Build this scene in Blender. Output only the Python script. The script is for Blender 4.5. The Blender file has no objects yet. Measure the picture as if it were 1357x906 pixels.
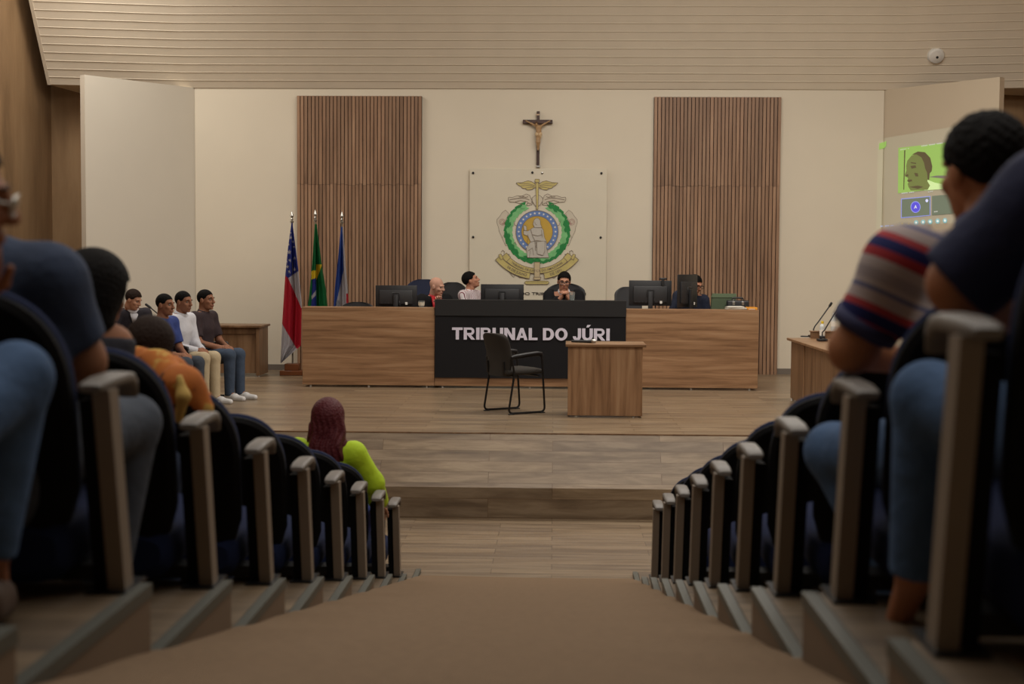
import bpy, bmesh, math, random
import numpy as np
from mathutils import Vector, Matrix, Euler
random.seed(7)
SC = bpy.context.scene
C = SC.collection
R = math.radians
PI = math.pi
# ------------------------------------------------------------------ camera
CAMZ, FPX, IW, IH = 1.60, 1885.0, 1357.0, 906.0
YAW, PITCH, ROLL = R(1.67), R(3.13), R(0.36)
cd = bpy.data.cameras.new('camera'); cam = bpy.data.objects.new('camera', cd); C.objects.link(cam)
CM = Matrix.Rotation(YAW, 3, 'Z') @ Matrix.Rotation(R(90) - PITCH, 3, 'X') @ Matrix.Rotation(ROLL, 3, 'Z')
cam.location = (0, 0, CAMZ); cam.rotation_euler = CM.to_euler()
cd.sensor_width = 36; cd.lens = FPX / IW * 36
cd.clip_start = 0.05
cd.dof.use_dof = True; cd.dof.focus_distance = 17.0; cd.dof.aperture_fstop = 2.8
SC.camera = cam
# ------------------------------------------------------------------ light
SC.view_settings.view_transform = 'Standard'; SC.view_settings.look = 'None'
SC.view_settings.gamma = 1; SC.view_settings.use_curve_mapping = False
SC.view_settings.exposure = 0.0
wd = bpy.data.worlds.new('world'); SC.world = wd; wd.use_nodes = True
wd.node_tree.nodes['Background'].inputs[0].default_value = (1.0, 0.93, 0.82, 1)
wd.node_tree.nodes['Background'].inputs[1].default_value = 0.05
def area(name, loc, rot, sx, sy, power, col):
    l = bpy.data.lights.new(name, 'AREA'); l.shape = 'RECTANGLE'; l.size = sx; l.size_y = sy
    l.energy = power; l.color = col
    o = bpy.data.objects.new(name, l); C.objects.link(o); o.location = loc; o.rotation_euler = rot
    return o
WARM = (1.0, 0.955, 0.885)
area('stage_lamp', (2.2, 15.6, 6.3), (0, 0, 0), 7.0, 2.6, 400, WARM)
area('front_lamp', (1.8, 10.4, 6.3), (R(14), 0, 0), 7.0, 1.6, 250, WARM)
area('hall_lamp', (0.0, 4.6, 6.3), (0, 0, 0), 9.0, 4.0, 260, WARM)
area('left_wall_fill', (-6.3, 17.6, 6.3), (0, R(-8), 0), 1.4, 4.0, 190, WARM)  # unseen fill light, added to brighten the brown wall at left
# ------------------------------------------------------------------ pixel rays
def ray(px, py):
    d = CM @ Vector(((px - IW / 2) / FPX, -(py - IH / 2) / FPX, -1.0)); return d
def at(px, py, Y):
    d = ray(px, py); t = Y / d.y; return Vector((d.x * t, Y, CAMZ + d.z * t))
def fl(px, py, z=0.0):
    d = ray(px, py); t = (z - CAMZ) / d.z; return Vector((d.x * t, d.y * t, z))
# ------------------------------------------------------------------ colours and materials
def lin(c):
    c = c / 255.0
    return c / 12.92 if c <= 0.04045 else ((c + 0.055) / 1.055) ** 2.4
def S(r, g, b): return (lin(r), lin(g), lin(b), 1.0)
MATS = {}
def mat(name, col, rough=0.6, metal=0.0, bump=0.0, bscale=200.0, var=0.0, vscale=6.0, spec=0.5, emit=None, estr=1.0):
    if name in MATS: return MATS[name]
    if not bump and any(k in name for k in ('shirt', 'denim', 'jeans', 'trousers', 'navy_polo', '_top', 'suit')): bump, bscale = .85, 15.0
    m = bpy.data.materials.new(name); m.use_nodes = True; MATS[name] = m
    nt = m.node_tree; b = nt.nodes['Principled BSDF']
    b.inputs['Base Color'].default_value = col; b.inputs['Roughness'].default_value = rough
    b.inputs['Metallic'].default_value = metal; b.inputs['Specular IOR Level'].default_value = spec
    if emit:
        b.inputs['Emission Color'].default_value = emit; b.inputs['Emission Strength'].default_value = estr
    if bump or var: tc = nt.nodes.new('ShaderNodeTexCoord')
    if var:
        n = nt.nodes.new('ShaderNodeTexNoise'); n.inputs['Scale'].default_value = vscale; n.inputs['Detail'].default_value = 4
        nt.links.new(tc.outputs['Object'], n.inputs['Vector'])
        mx = nt.nodes.new('ShaderNodeMixRGB'); mx.blend_type = 'MULTIPLY'; mx.inputs[0].default_value = 1
        rp = nt.nodes.new('ShaderNodeValToRGB'); rp.color_ramp.elements[0].position = .3; rp.color_ramp.elements[1].position = .7
        rp.color_ramp.elements[0].color = (1 - var,) * 3 + (1,); rp.color_ramp.elements[1].color = (1 + 0 * var,) * 3 + (1,)
        nt.links.new(n.outputs['Fac'], rp.inputs[0]); mx.inputs[1].default_value = col
        nt.links.new(rp.outputs[0], mx.inputs[2]); nt.links.new(mx.outputs[0], b.inputs['Base Color'])
    if bump:
        n = nt.nodes.new('ShaderNodeTexNoise'); n.inputs['Scale'].default_value = bscale; n.inputs['Detail'].default_value = 3
        nt.links.new(tc.outputs['Object'], n.inputs['Vector'])
        bp = nt.nodes.new('ShaderNodeBump'); bp.inputs['Strength'].default_value = bump; bp.inputs['Distance'].default_value = .01
        nt.links.new(n.outputs['Fac'], bp.inputs['Height']); nt.links.new(bp.outputs[0], b.inputs['Normal'])
    return m
def ramp(nt, stops):
    rp = nt.nodes.new('ShaderNodeValToRGB'); e = rp.color_ramp.elements
    while len(e) < len(stops): e.new(0.5)
    for i, (p, c) in enumerate(stops): e[i].position = p; e[i].color = c
    return rp
def wood(name, stops, sc, rough=0.45, island=0.0, plank=None, coord='Object', swap=False, bump=0.15):
    """grain = noise stretched by sc; plank=(length, width, gap colour) adds boards along X"""
    m = bpy.data.materials.new(name); m.use_nodes = True; MATS[name] = m
    nt = m.node_tree; b = nt.nodes['Principled BSDF']; b.inputs['Roughness'].default_value = rough
    tc = nt.nodes.new('ShaderNodeTexCoord'); mp = nt.nodes.new('ShaderNodeMapping'); mp.inputs['Scale'].default_value = sc
    vec = tc.outputs[coord]
    add = nt.nodes.new('ShaderNodeVectorMath'); add.operation = 'ADD'
    nt.links.new(vec, mp.inputs['Vector']); nt.links.new(mp.outputs[0], add.inputs[0])
    n = nt.nodes.new('ShaderNodeTexNoise'); n.inputs['Scale'].default_value = 1; n.inputs['Detail'].default_value = 5
    n.inputs['Roughness'].default_value = .6; n.inputs['Distortion'].default_value = .35
    nt.links.new(add.outputs[0], n.inputs['Vector'])
    rp = ramp(nt, stops); nt.links.new(n.outputs['Fac'], rp.inputs[0]); out = rp.outputs[0]
    if island:
        g = nt.nodes.new('ShaderNodeNewGeometry')
        ml = nt.nodes.new('ShaderNodeMath'); ml.operation = 'MULTIPLY'; ml.inputs[1].default_value = 37
        nt.links.new(g.outputs['Random Per Island'], ml.inputs[0])
        cb = nt.nodes.new('ShaderNodeCombineXYZ')
        for i in range(3): nt.links.new(ml.outputs[0], cb.inputs[i])
        nt.links.new(cb.outputs[0], add.inputs[1])
        mr = nt.nodes.new('ShaderNodeMapRange'); mr.inputs[3].default_value = 1 - island; mr.inputs[4].default_value = 1.0
        nt.links.new(g.outputs['Random Per Island'], mr.inputs[0])
        mx = nt.nodes.new('ShaderNodeMixRGB'); mx.blend_type = 'MULTIPLY'; mx.inputs[0].default_value = 1
        nt.links.new(out, mx.inputs[1]); nt.links.new(mr.outputs[0], mx.inputs[2]); out = mx.outputs[0]
    if plank:
        L, Wd, gap = plank
        sp = nt.nodes.new('ShaderNodeSeparateXYZ'); nt.links.new(vec, sp.inputs[0])
        cb = nt.nodes.new('ShaderNodeCombineXYZ'); nt.links.new(sp.outputs[0], cb.inputs[0])
        if swap:   # risers: boards stacked by distance along the slope (y and z together)
            ad = nt.nodes.new('ShaderNodeMath'); ad.operation = 'ADD'
            nt.links.new(sp.outputs[1], ad.inputs[0]); nt.links.new(sp.outputs[2], ad.inputs[1]); nt.links.new(ad.outputs[0], cb.inputs[1])
        else: nt.links.new(sp.outputs[1], cb.inputs[1])
        bk = nt.nodes.new('ShaderNodeTexBrick'); bk.offset = .37; bk.offset_frequency = 2
        bk.inputs['Scale'].default_value = 1; bk.inputs['Brick Width'].default_value = L; bk.inputs['Row Height'].default_value = Wd
        bk.inputs['Mortar Size'].default_value = .003; bk.inputs['Mortar Smooth'].default_value = .2; bk.inputs['Bias'].default_value = 0
        bk.inputs['Color1'].default_value = (.72, .72, .74, 1); bk.inputs['Color2'].default_value = (1, 1, .98, 1); bk.inputs['Mortar'].default_value = gap
        nt.links.new(cb.outputs[0], bk.inputs['Vector'])
        m2 = nt.nodes.new('ShaderNodeVectorMath'); m2.operation = 'MULTIPLY'; m2.inputs[1].default_value = (9, 9, 9)
        nt.links.new(bk.outputs['Color'], m2.inputs[0]); nt.links.new(m2.outputs[0], add.inputs[1])
        mx = nt.nodes.new('ShaderNodeMixRGB'); mx.blend_type = 'MULTIPLY'; mx.inputs[0].default_value = 1
        nt.links.new(out, mx.inputs[1]); nt.links.new(bk.outputs['Color'], mx.inputs[2]); out = mx.outputs[0]
    nt.links.new(out, b.inputs['Base Color'])
    if bump:
        bp = nt.nodes.new('ShaderNodeBump'); bp.inputs['Strength'].default_value = bump; bp.inputs['Distance'].default_value = .004
        nt.links.new(n.outputs['Fac'], bp.inputs['Height']); nt.links.new(bp.outputs[0], b.inputs['Normal'])
    return m
def bands(name, axis, period, stops, rough=.85, shift=0.0):
    """repeating woven stripes along a direction, object coordinates"""
    m = bpy.data.materials.new(name); m.use_nodes = True; MATS[name] = m
    nt = m.node_tree; b = nt.nodes['Principled BSDF']; b.inputs['Roughness'].default_value = rough
    b.inputs['Specular IOR Level'].default_value = .2
    tc = nt.nodes.new('ShaderNodeTexCoord'); dt = nt.nodes.new('ShaderNodeVectorMath'); dt.operation = 'DOT_PRODUCT'
    dt.inputs[1].default_value = axis; nt.links.new(tc.outputs['Object'], dt.inputs[0])
    dv = nt.nodes.new('ShaderNodeMath'); dv.operation = 'DIVIDE'; dv.inputs[1].default_value = period; sb_ = nt.nodes.new('ShaderNodeMath'); sb_.operation = 'SUBTRACT'; sb_.inputs[1].default_value = shift; nt.links.new(dt.outputs['Value'], dv.inputs[0])
    fr = nt.nodes.new('ShaderNodeMath'); fr.operation = 'FRACT'; nt.links.new(dv.outputs[0], sb_.inputs[0]); nt.links.new(sb_.outputs[0], fr.inputs[0])
    rp = ramp(nt, stops); rp.color_ramp.interpolation = 'CONSTANT'; nt.links.new(fr.outputs[0], rp.inputs[0])
    nt.links.new(rp.outputs[0], b.inputs['Base Color'])
    return m
def light_mat(name, col, strength):
    """projected light: adds to the wall behind it"""
    m = bpy.data.materials.new(name); m.use_nodes = True; nt = m.node_tree; MATS[name] = m
    nt.nodes.remove(nt.nodes['Principled BSDF']); out = nt.nodes['Material Output']
    e = nt.nodes.new('ShaderNodeEmission'); e.inputs[0].default_value = col; e.inputs[1].default_value = strength
    t = nt.nodes.new('ShaderNodeBsdfTransparent'); a = nt.nodes.new('ShaderNodeAddShader')
    nt.links.new(e.outputs[0], a.inputs[0]); nt.links.new(t.outputs[0], a.inputs[1]); nt.links.new(a.outputs[0], out.inputs[0])
    return m
# ------------------------------------------------------------------ objects
def finish(me, mats, sharp=38):
    for m in (mats if isinstance(mats, (list, tuple)) else [mats]): me.materials.append(m)
    if len(me.polygons):
        me.polygons.foreach_set('use_smooth', [True] * len(me.polygons))
        if sharp: me.set_sharp_from_angle(angle=R(sharp))
    me.update()
def obj(name, bm, mats, parent=None, loc=None, sharp=38):
    me = bpy.data.meshes.new(name)
    if isinstance(bm, tuple):
        me.from_pydata([tuple(map(float, v)) for v in bm[0]], [], [tuple(map(int, q)) for q in bm[1]])
    else:
        bmesh.ops.recalc_face_normals(bm, faces=bm.faces[:]); bm.to_mesh(me); bm.free()
    finish(me, mats, sharp)
    o = bpy.data.objects.new(name, me); C.objects.link(o)
    if parent: o.parent = parent
    if loc is not None: o.location = loc
    return o
def tag(o, label, cat, group=None, kind=None):
    o['label'] = label; o['category'] = cat
    if group: o['group'] = group
    if kind: o['kind'] = kind
    return o
def thing(name, label, cat, loc=(0, 0, 0), rz=0.0, group=None):
    o = bpy.data.objects.new(name, None); C.objects.link(o); o.empty_display_size = .1
    o.location = loc; o.rotation_euler = (0, 0, rz)
    return tag(o, label, cat, group)
def struct(name, bm, m, parent=None, loc=None):
    o = obj(name, bm, m, parent, loc); o['kind'] = 'structure'; return o
def dup(root, label, loc=None, rz=None, group=None):
    r = root.copy(); C.objects.link(r)
    if loc is not None: r.location = loc
    if rz is not None: r.rotation_euler = (0, 0, rz)
    r['label'] = label
    if group: r['group'] = group
    for ch in list(root.children):
        c = ch.copy(); C.objects.link(c); c.parent = r
        for g in ch.children:
            d = g.copy(); C.objects.link(d); d.parent = c
    return r
# ------------------------------------------------------------------ mesh helpers
def B(): return bmesh.new()
def box(bm, c, s, rot=None, bev=0.0, seg=2, mi=0):
    r = bmesh.ops.create_cube(bm, size=1.0); vs = r['verts']
    M = Matrix.Translation(Vector(c)) @ ((rot.to_4x4() if rot is not None else Matrix.Identity(4))) @ Matrix.Diagonal((s[0], s[1], s[2], 1))
    bmesh.ops.transform(bm, matrix=M, verts=vs)
    fs = list({f for v in vs for f in v.link_faces})
    if bev:
        es = list({e for v in vs for e in v.link_edges})
        res = bmesh.ops.bevel(bm, geom=es, offset=bev, segments=seg, affect='EDGES', profile=.5)
        fs = list({f for f in res['faces']} | {f for f in fs if f.is_valid})
    for f in fs:
        if f.is_valid: f.material_index = mi
    return vs
def bb(bm, lo, hi, bev=0.0, seg=2, mi=0):
    c = [(a + b) / 2 for a, b in zip(lo, hi)]; s = [abs(b - a) for a, b in zip(lo, hi)]
    return box(bm, c, s, None, bev, seg, mi)
def frame_of(d):
    d = d.normalized(); a = Vector((0, 0, 1)) if abs(d.z) < .9 else Vector((1, 0, 0))
    u = d.cross(a).normalized(); return u, d.cross(u).normalized()
def loft(bm, rings, cap=True, mi=0, closed=False):
    V = [[bm.verts.new(p) for p in r] for r in rings]; n = len(V[0])
    pairs = list(zip(V, V[1:])) + ([(V[-1], V[0])] if closed else [])
    for a, b in pairs:
        for i in range(n):
            f = bm.faces.new((a[i], a[(i + 1) % n], b[(i + 1) % n], b[i])); f.material_index = mi
    if cap and not closed:
        for r in (V[0][::-1], V[-1]):
            f = bm.faces.new(r); f.material_index = mi
def tube(bm, pts, r, n=8, mi=0, closed=False):
    P = [Vector(p) for p in pts]; rr = r if isinstance(r, (list, tuple)) else [r] * len(P)
    rings = []; u = None
    for i, p in enumerate(P):
        if closed: d = P[(i + 1) % len(P)] - P[i - 1]
        else: d = P[min(i + 1, len(P) - 1)] - P[max(i - 1, 0)]
        d.normalize()
        if u is None: u, v = frame_of(d)
        else:
            u = (u - d * u.dot(d)).normalized()
        v = d.cross(u)
        rings.append([p + u * math.cos(2 * PI * k / n) * rr[i] + v * math.sin(2 * PI * k / n) * rr[i] for k in range(n)])
    loft(bm, rings, True, mi, closed)
def lathe(bm, prof, c=(0, 0, 0), n=20, mi=0, M=None):
    c = Vector(c); rings = []
    for r, z in prof:
        ring = []
        for k in range(n):
            v = Vector((max(r, 1e-4) * math.cos(2 * PI * k / n), max(r, 1e-4) * math.sin(2 * PI * k / n), z))
            if M is not None: v = M @ v
            ring.append(c + v)
        rings.append(ring)
    loft(bm, rings, True, mi)
def prism(bm, pts, vec, mi=0):
    vec = Vector(vec); a = [bm.verts.new(Vector(p)) for p in pts]; b = [bm.verts.new(Vector(p) + vec) for p in pts]; n = len(a)
    fs = [bm.faces.new(a[::-1]), bm.faces.new(b)]
    for i in range(n): fs.append(bm.faces.new((a[i], a[(i + 1) % n], b[(i + 1) % n], b[i])))
    for f in fs: f.material_index = mi
def ball(bm, c, r, n=10, mi=0, sc=(1, 1, 1)):
    res = bmesh.ops.create_uvsphere(bm, u_segments=n * 2, v_segments=n, radius=r)
    bmesh.ops.transform(bm, matrix=Matrix.Translation(Vector(c)) @ Matrix.Diagonal((*sc, 1)), verts=res['verts'])
    for f in {f for v in res['verts'] for f in v.link_faces}: f.material_index = mi
def arc(p0, p1, p2, n=6):
    p0, p1, p2 = Vector(p0), Vector(p1), Vector(p2)
    return [p0 * (1 - t) ** 2 + p1 * 2 * t * (1 - t) + p2 * t * t for t in [i / n for i in range(n + 1)]]
def fillet(pts, r, n=5):
    P = [Vector(p) for p in pts]; out = [P[0]]
    for a, b, c in zip(P, P[1:], P[2:]):
        da = (a - b); dc = (c - b); ra = min(r, da.length * .48); rc = min(r, dc.length * .48)
        out += arc(b + da.normalized() * ra, b, b + dc.normalized() * rc, n)
    return out + [P[-1]]
def text_mesh(body, size=1.0, offset=0.0, extrude=0.01, xs=1.0):
    cu = bpy.data.curves.new('text', 'FONT'); cu.body = body; cu.size = size; cu.offset = offset; cu.extrude = extrude
    cu.align_x = 'CENTER'; cu.align_y = 'CENTER'; cu.resolution_u = 4
    o = bpy.data.objects.new('text', cu); C.objects.link(o)
    dg = bpy.context.evaluated_depsgraph_get(); dg.update()
    me = bpy.data.meshes.new_from_object(o.evaluated_get(dg)); bpy.data.objects.remove(o)
    bm = B(); bm.from_mesh(me); bpy.data.meshes.remove(me)
    return bm
def fit_text(bm, w=None, h=None):
    xs = [v.co.x for v in bm.verts]; ys = [v.co.y for v in bm.verts]
    cx, cy = (min(xs) + max(xs)) / 2, (min(ys) + max(ys)) / 2
    kx = w / (max(xs) - min(xs)) if w else None; ky = h / (max(ys) - min(ys)) if h else kx
    if kx is None: kx = ky
    for v in bm.verts: v.co.x = (v.co.x - cx) * kx; v.co.y = (v.co.y - cy) * ky
UP = Matrix(((1, 0, 0), (0, 0, -1), (0, 1, 0)))     # text plane xy -> world xz, facing -Y
# ------------------------------------------------------------------ palette
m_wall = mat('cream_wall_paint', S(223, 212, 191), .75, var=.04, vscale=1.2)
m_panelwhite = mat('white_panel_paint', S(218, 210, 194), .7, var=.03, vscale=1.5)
m_joint_highlight = mat('ceiling_joint_highlight', S(230, 219, 199), .5)  # lighter colour paints the highlights along the plank joints
m_taupe = mat('taupe_wing_wall', S(196, 180, 156), .75, var=.03, vscale=1.5)
m_ceil = mat('taupe_ceiling_lining', S(222, 209, 188), .55, var=.05, vscale=3)
m_base = mat('grey_baseboard', S(112, 103, 94), .5)
m_brown = wood('brown_board_wall', [(.25, S(112, 86, 58)), (.5, S(146, 116, 82)), (.75, S(168, 138, 102))], (1.6, 1.6, .35), .7)
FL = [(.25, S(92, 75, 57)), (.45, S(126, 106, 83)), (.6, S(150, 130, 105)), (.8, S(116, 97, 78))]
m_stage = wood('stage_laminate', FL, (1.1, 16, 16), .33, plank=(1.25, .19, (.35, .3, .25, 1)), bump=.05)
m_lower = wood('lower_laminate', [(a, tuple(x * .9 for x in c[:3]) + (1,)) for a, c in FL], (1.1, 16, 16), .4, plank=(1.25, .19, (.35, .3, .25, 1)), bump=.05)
m_riser = wood('riser_laminate', FL, (1.3, 9, 9), .4, plank=(1.6, .175, (.5, .42, .35, 1)), swap=True, bump=.05)
m_tier = wood('tier_laminate', [(.3, S(82, 66, 48)), (.5, S(108, 90, 68)), (.75, S(124, 105, 82))], (1.2, 14, 14), .6, plank=(1.25, .19, (.4, .36, .3, 1)), bump=.05)
m_side = mat('tier_side_board', S(112, 92, 72), .6, var=.15, vscale=3)
m_carpet = mat('brown_aisle_carpet', S(134, 112, 90), .95, bump=.6, bscale=420, var=.14, vscale=30, spec=.1)
m_nosing = mat('grey_metal_nosing', S(84, 84, 76), .5, .3)
WN = [(.22, S(96, 66, 44)), (.42, S(134, 99, 69)), (.55, S(156, 119, 86)), (.72, S(172, 137, 103)), (.85, S(128, 94, 65))]
m_deskH = wood('walnut_horizontal_grain', WN, (.9, 2, 17), .4, bump=.05)
m_deskV = wood('walnut_vertical_grain', WN, (12, 2, .8), .4, bump=.05)
m_deskV2 = wood('dark_walnut_grain', [(a, tuple(x * .62 for x in c[:3]) + (1,)) for a, c in WN], (9, 9, .8), .4, bump=.05)
m_deskT = wood('walnut_top_grain', [(a, tuple(x * .8 for x in c[:3]) + (1,)) for a, c in WN], (1.0, 14, 9), .35, bump=.03)
m_slat = wood('walnut_slats', [(.25, S(124, 92, 68)), (.5, S(160, 124, 96)), (.78, S(184, 148, 118))], (14, 14, .9), .5, island=.3, bump=.05)
m_slatback = mat('dark_slat_backing', S(58, 38, 26), .8)
m_black = mat('black_plastic', S(30, 30, 32), .45)
m_blackfab = mat('black_fabric', S(27, 27, 28), .9, bump=.3, bscale=500, spec=.2)
m_chairfab = mat('charcoal_chair_fabric', S(52, 48, 44), .85, bump=.3, bscale=500, spec=.3)
m_blackmetal = mat('black_metal', S(24, 24, 25), .4, .3)
m_blackshell = mat('black_seat_shell', S(15, 15, 16), .8, spec=.12)
m_post = mat('taupe_post_laminate', S(122, 109, 95), .5, var=.06, vscale=8)
m_cap = mat('grey_arm_cap', S(108, 102, 96), .5)
m_bluefab = mat('navy_seat_fabric', S(20, 30, 60), .9, spec=.2, bump=.2, bscale=500)
m_banner = mat('black_banner_cloth', S(27, 26, 28), .8, bump=.15, bscale=300, spec=.2)
def bold_text(body, dep=.01):
    bm = B(); X = 0.0
    def rect(x0, y0, x1, y1): poly([(x0, y0), (x1, y0), (x1, y1), (x0, y1)])
    cnt = [0]
    def poly(P): cnt[0] += 1; prism(bm, [(X + x, y, -cnt[0] * 1e-4) for x, y in P], (0, 0, dep + cnt[0] * 3e-4))
    def bow(cx, cy, ox, oy, ix, iy, a0, a1, n=16):
        for i in range(n):
            a, b = R(a0 + (a1 - a0) * i / n), R(a0 + (a1 - a0) * (i + 1) / n)
            poly([(cx + ix * math.cos(a), cy + iy * math.sin(a)), (cx + ox * math.cos(a), cy + oy * math.sin(a)), (cx + ox * math.cos(b), cy + oy * math.sin(b)), (cx + ix * math.cos(b), cy + iy * math.sin(b))])
    for ch in body:
        if ch == ' ': X += .34; continue
        if ch == 'T': rect(0, .79, .86, 1); rect(.3, 0, .56, .79); w = .86
        elif ch == 'R': rect(0, 0, .26, 1); rect(.26, .82, .55, 1); rect(.26, .38, .55, .56); bow(.55, .69, .31, .31, .1, .13, -90, 90); poly([(.30, .38), (.60, .38), (.93, 0), (.62, 0)]); w = .92
        elif ch == 'I': rect(0, 0, .27, 1); w = .27
        elif ch == 'B': rect(0, 0, .26, 1); rect(.26, .82, .5, 1); rect(.26, .42, .53, .6); rect(.26, 0, .55, .18); bow(.5, .71, .31, .29, .1, .11, -90, 90); bow(.54, .29, .34, .29, .1, .11, -90, 90); w = .88
        elif ch in 'UÚ':
            rect(0, .36, .26, 1); rect(.6, .36, .86, 1); bow(.43, .37, .43, .385, .17, .17, 180, 360); w = .86
            if ch == 'Ú': poly([(.33, 1.08), (.52, 1.08), (.70, 1.29), (.42, 1.29)])
        elif ch == 'N': rect(0, 0, .25, 1); rect(.63, 0, .88, 1); poly([(0, 1), (.27, 1), (.88, 0), (.61, 0)]); w = .88
        elif ch == 'A': poly([(0, 0), (.27, 0), (.56, 1), (.34, 1)]); poly([(.65, 0), (.92, 0), (.58, 1), (.36, 1)]); rect(.2, .18, .72, .36); w = .92
        elif ch == 'L': rect(0, 0, .26, 1); rect(.26, 0, .72, .2); w = .72
        elif ch == 'D': rect(0, 0, .26, 1); rect(.26, .8, .42, 1); rect(.26, 0, .42, .2); bow(.42, .5, .48, .5, .2, .3, -90, 90); w = .9
        elif ch == 'O': bow(.5, .5, .5, .515, .23, .31, 0, 360, 32); w = 1.0
        elif ch == 'J': rect(.40, .34, .66, 1); bow(.33, .34, .33, .355, .07, .14, 180, 360); w = .66
        X += w + .085
    return bm
m_letter = mat('white_letters', S(214, 208, 222), .6)
m_white = mat('white_plastic', S(225, 222, 215), .45)
m_paper = mat('paper', S(230, 226, 215), .8)
m_silver = mat('brushed_silver', S(190, 188, 182), .3, .9)
m_glass = mat('clear_glass', S(225, 230, 228), .05); m_glass.node_tree.nodes['Principled BSDF'].inputs['Transmission Weight'].default_value = .9
m_screen = mat('dark_screen', S(12, 13, 16), .15)
m_mon = mat('monitor_plastic', S(36, 36, 38), .42)
# ================================================================== SETTING
WY = 21.1                                   # front wall of the courtroom
XL_, XR_ = -1.049, .696                     # aisle-side arm posts
def rowY(k): return 9.56 - .88 * (k - 1)
def rowZ(k): return (CAMZ - 2.123 + .1893 * (k - 1)) if k < 9 else CAMZ - .68
FLOORZ = -.74
TOPZ = at(714, 117.5, WY).z
pL, pR = at(258, 116, WY), at(1172, 119, WY)
bm = B(); bb(bm, (-7.7, 13.42, -.06), (7.4, WY + .5, 0)); struct('floor_stage', bm, m_stage)
bm = B(); prism(bm, [(-7.7, 12.98, -.452), (-7.7, 13.42, 0), (-7.7, 13.42, -.8), (-7.7, 12.98, -.8)], (15.1, 0, 0)); struct('stage_riser', bm, m_riser)
bm = B(); bb(bm, (-7.7, 13.412, -.012), (7.4, 13.428, .003)); struct('trim_1', bm, m_deskV2)
bm = B(); bb(bm, (-7.7, 9.0, FLOORZ - .06), (7.4, 12.99, FLOORZ)); struct('floor_lower', bm, m_lower)
# front wall, baseboard, brown side and back walls
bm = B(); bb(bm, (pL.x, WY, 0), (pR.x, WY + .15, TOPZ + .3)); struct('wall_front', bm, m_wall)
bm = B(); bb(bm, (pL.x, WY - .02, 0), (pR.x, WY, .085)); struct('baseboard_front', bm, m_base)
bm = B(); bb(bm, (-7.75, 21.4, -1), (pL.x - .05, 21.55, 6.6)); struct('wall_back_left', bm, m_brown)
bm = B(); bb(bm, (pR.x + .05, 21.4, -1), (7.45, 21.55, 6.6)); struct('wall_back_right', bm, m_brown)
bm = B(); bb(bm, (-7.75, -3.2, -1), (-7.6, 21.5, 6.6)); struct('wall_left', bm, m_brown)
bm = B(); bb(bm, (7.25, -3.2, -1), (7.4, 21.5, 6.6)); struct('wall_right', bm, m_brown)
bm = B(); bb(bm, (-7.7, -3.3, -1), (7.4, -3.15, 6.6)); struct('wall_rear', bm, m_wall)
# angled wing walls, white at left and darker taupe at right
YP = 19.66
def wing(p_in, x_out, name, sgn):
    a = Vector((p_in.x, WY + .02, 0)); b = Vector((x_out, YP, 0)); d = (b - a).normalized(); n = Vector((-d.y, d.x, 0)) * (1 if sgn > 0 else -1)
    if n.y < 0: n = -n
    t = .11
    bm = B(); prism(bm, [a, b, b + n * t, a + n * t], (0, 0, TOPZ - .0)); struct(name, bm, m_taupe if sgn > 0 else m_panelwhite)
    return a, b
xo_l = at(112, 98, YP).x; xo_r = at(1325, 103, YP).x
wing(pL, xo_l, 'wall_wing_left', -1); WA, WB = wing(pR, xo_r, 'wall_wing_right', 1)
# sloping plank ceiling: boards run across, faceted towards the sides
SV = Vector((0, -.73, 1.13)).normalized(); NV = Vector((0, -SV.z, SV.y)) * -1
SN = Vector((0, -1.13, -.73)).normalized()
prof = []; NPL = 19; PW = .129
base0 = Vector((0, WY - .0, TOPZ))
for i in range(NPL):
    prof += [base0 + SV * (i * PW + .0) + SN * .0, base0 + SV * (i * PW + .006) + SN * .016, base0 + SV * ((i + 1) * PW - .004) + SN * .010]
stations = [(-7.36, -.36), (pL.x - .1, 0), (pR.x + .1, 0), (7.3, -.36)]
bm = B(); rows = []
for x, dy in stations:
    rows.append([bm.verts.new(Vector((x, p.y + dy, p.z))) for p in prof])
for a, b in zip(rows, rows[1:]):
    for i in range(len(prof) - 1): bm.faces.new((a[i], a[i + 1], b[i + 1], b[i]))
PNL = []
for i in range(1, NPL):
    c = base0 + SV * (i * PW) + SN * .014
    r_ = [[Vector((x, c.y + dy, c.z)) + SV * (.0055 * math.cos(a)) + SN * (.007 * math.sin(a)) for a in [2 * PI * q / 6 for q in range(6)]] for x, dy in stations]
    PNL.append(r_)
for r_ in PNL: loft(bm, r_, True, 1)  # raised strips carry the painted joint highlights
struct('ceiling_planks', bm, [m_ceil, m_joint_highlight])
bm = B()      # end fascia of the plank ceiling on the left
x0 = -7.36; e = [Vector((x0, p.y - .36, p.z)) for p in (prof[0], prof[-1])]
prism(bm, [e[0] + SN * .02, e[1] + SN * .02, e[1] - SN * .16, e[0] - SN * .16], (-.05, 0, 0)); struct('trim_2', bm, m_ceil)
bm = B(); y0 = WY - .36
prism(bm, [Vector((x0 - .05, y0, TOPZ)), Vector((pL.x - .1, WY, TOPZ)), Vector((pL.x - .1, WY + .1, TOPZ)), Vector((x0 + .25, WY + .3, TOPZ - .06))], (0, 0, .03)); struct('ceiling_lip_left', bm, m_ceil)
bm = B(); prism(bm, [Vector((7.3, y0, TOPZ)), Vector((pR.x + .1, WY, TOPZ)), Vector((pR.x + .1, WY + .1, TOPZ)), Vector((7.3, WY + .3, TOPZ - .06))], (0, 0, .03)); struct('ceiling_lip_right', bm, m_ceil)
bm = B(); bb(bm, (-7.7, -3.2, 6.45), (7.4, 19.8, 6.6)); struct('ceiling', bm, m_ceil)
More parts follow.
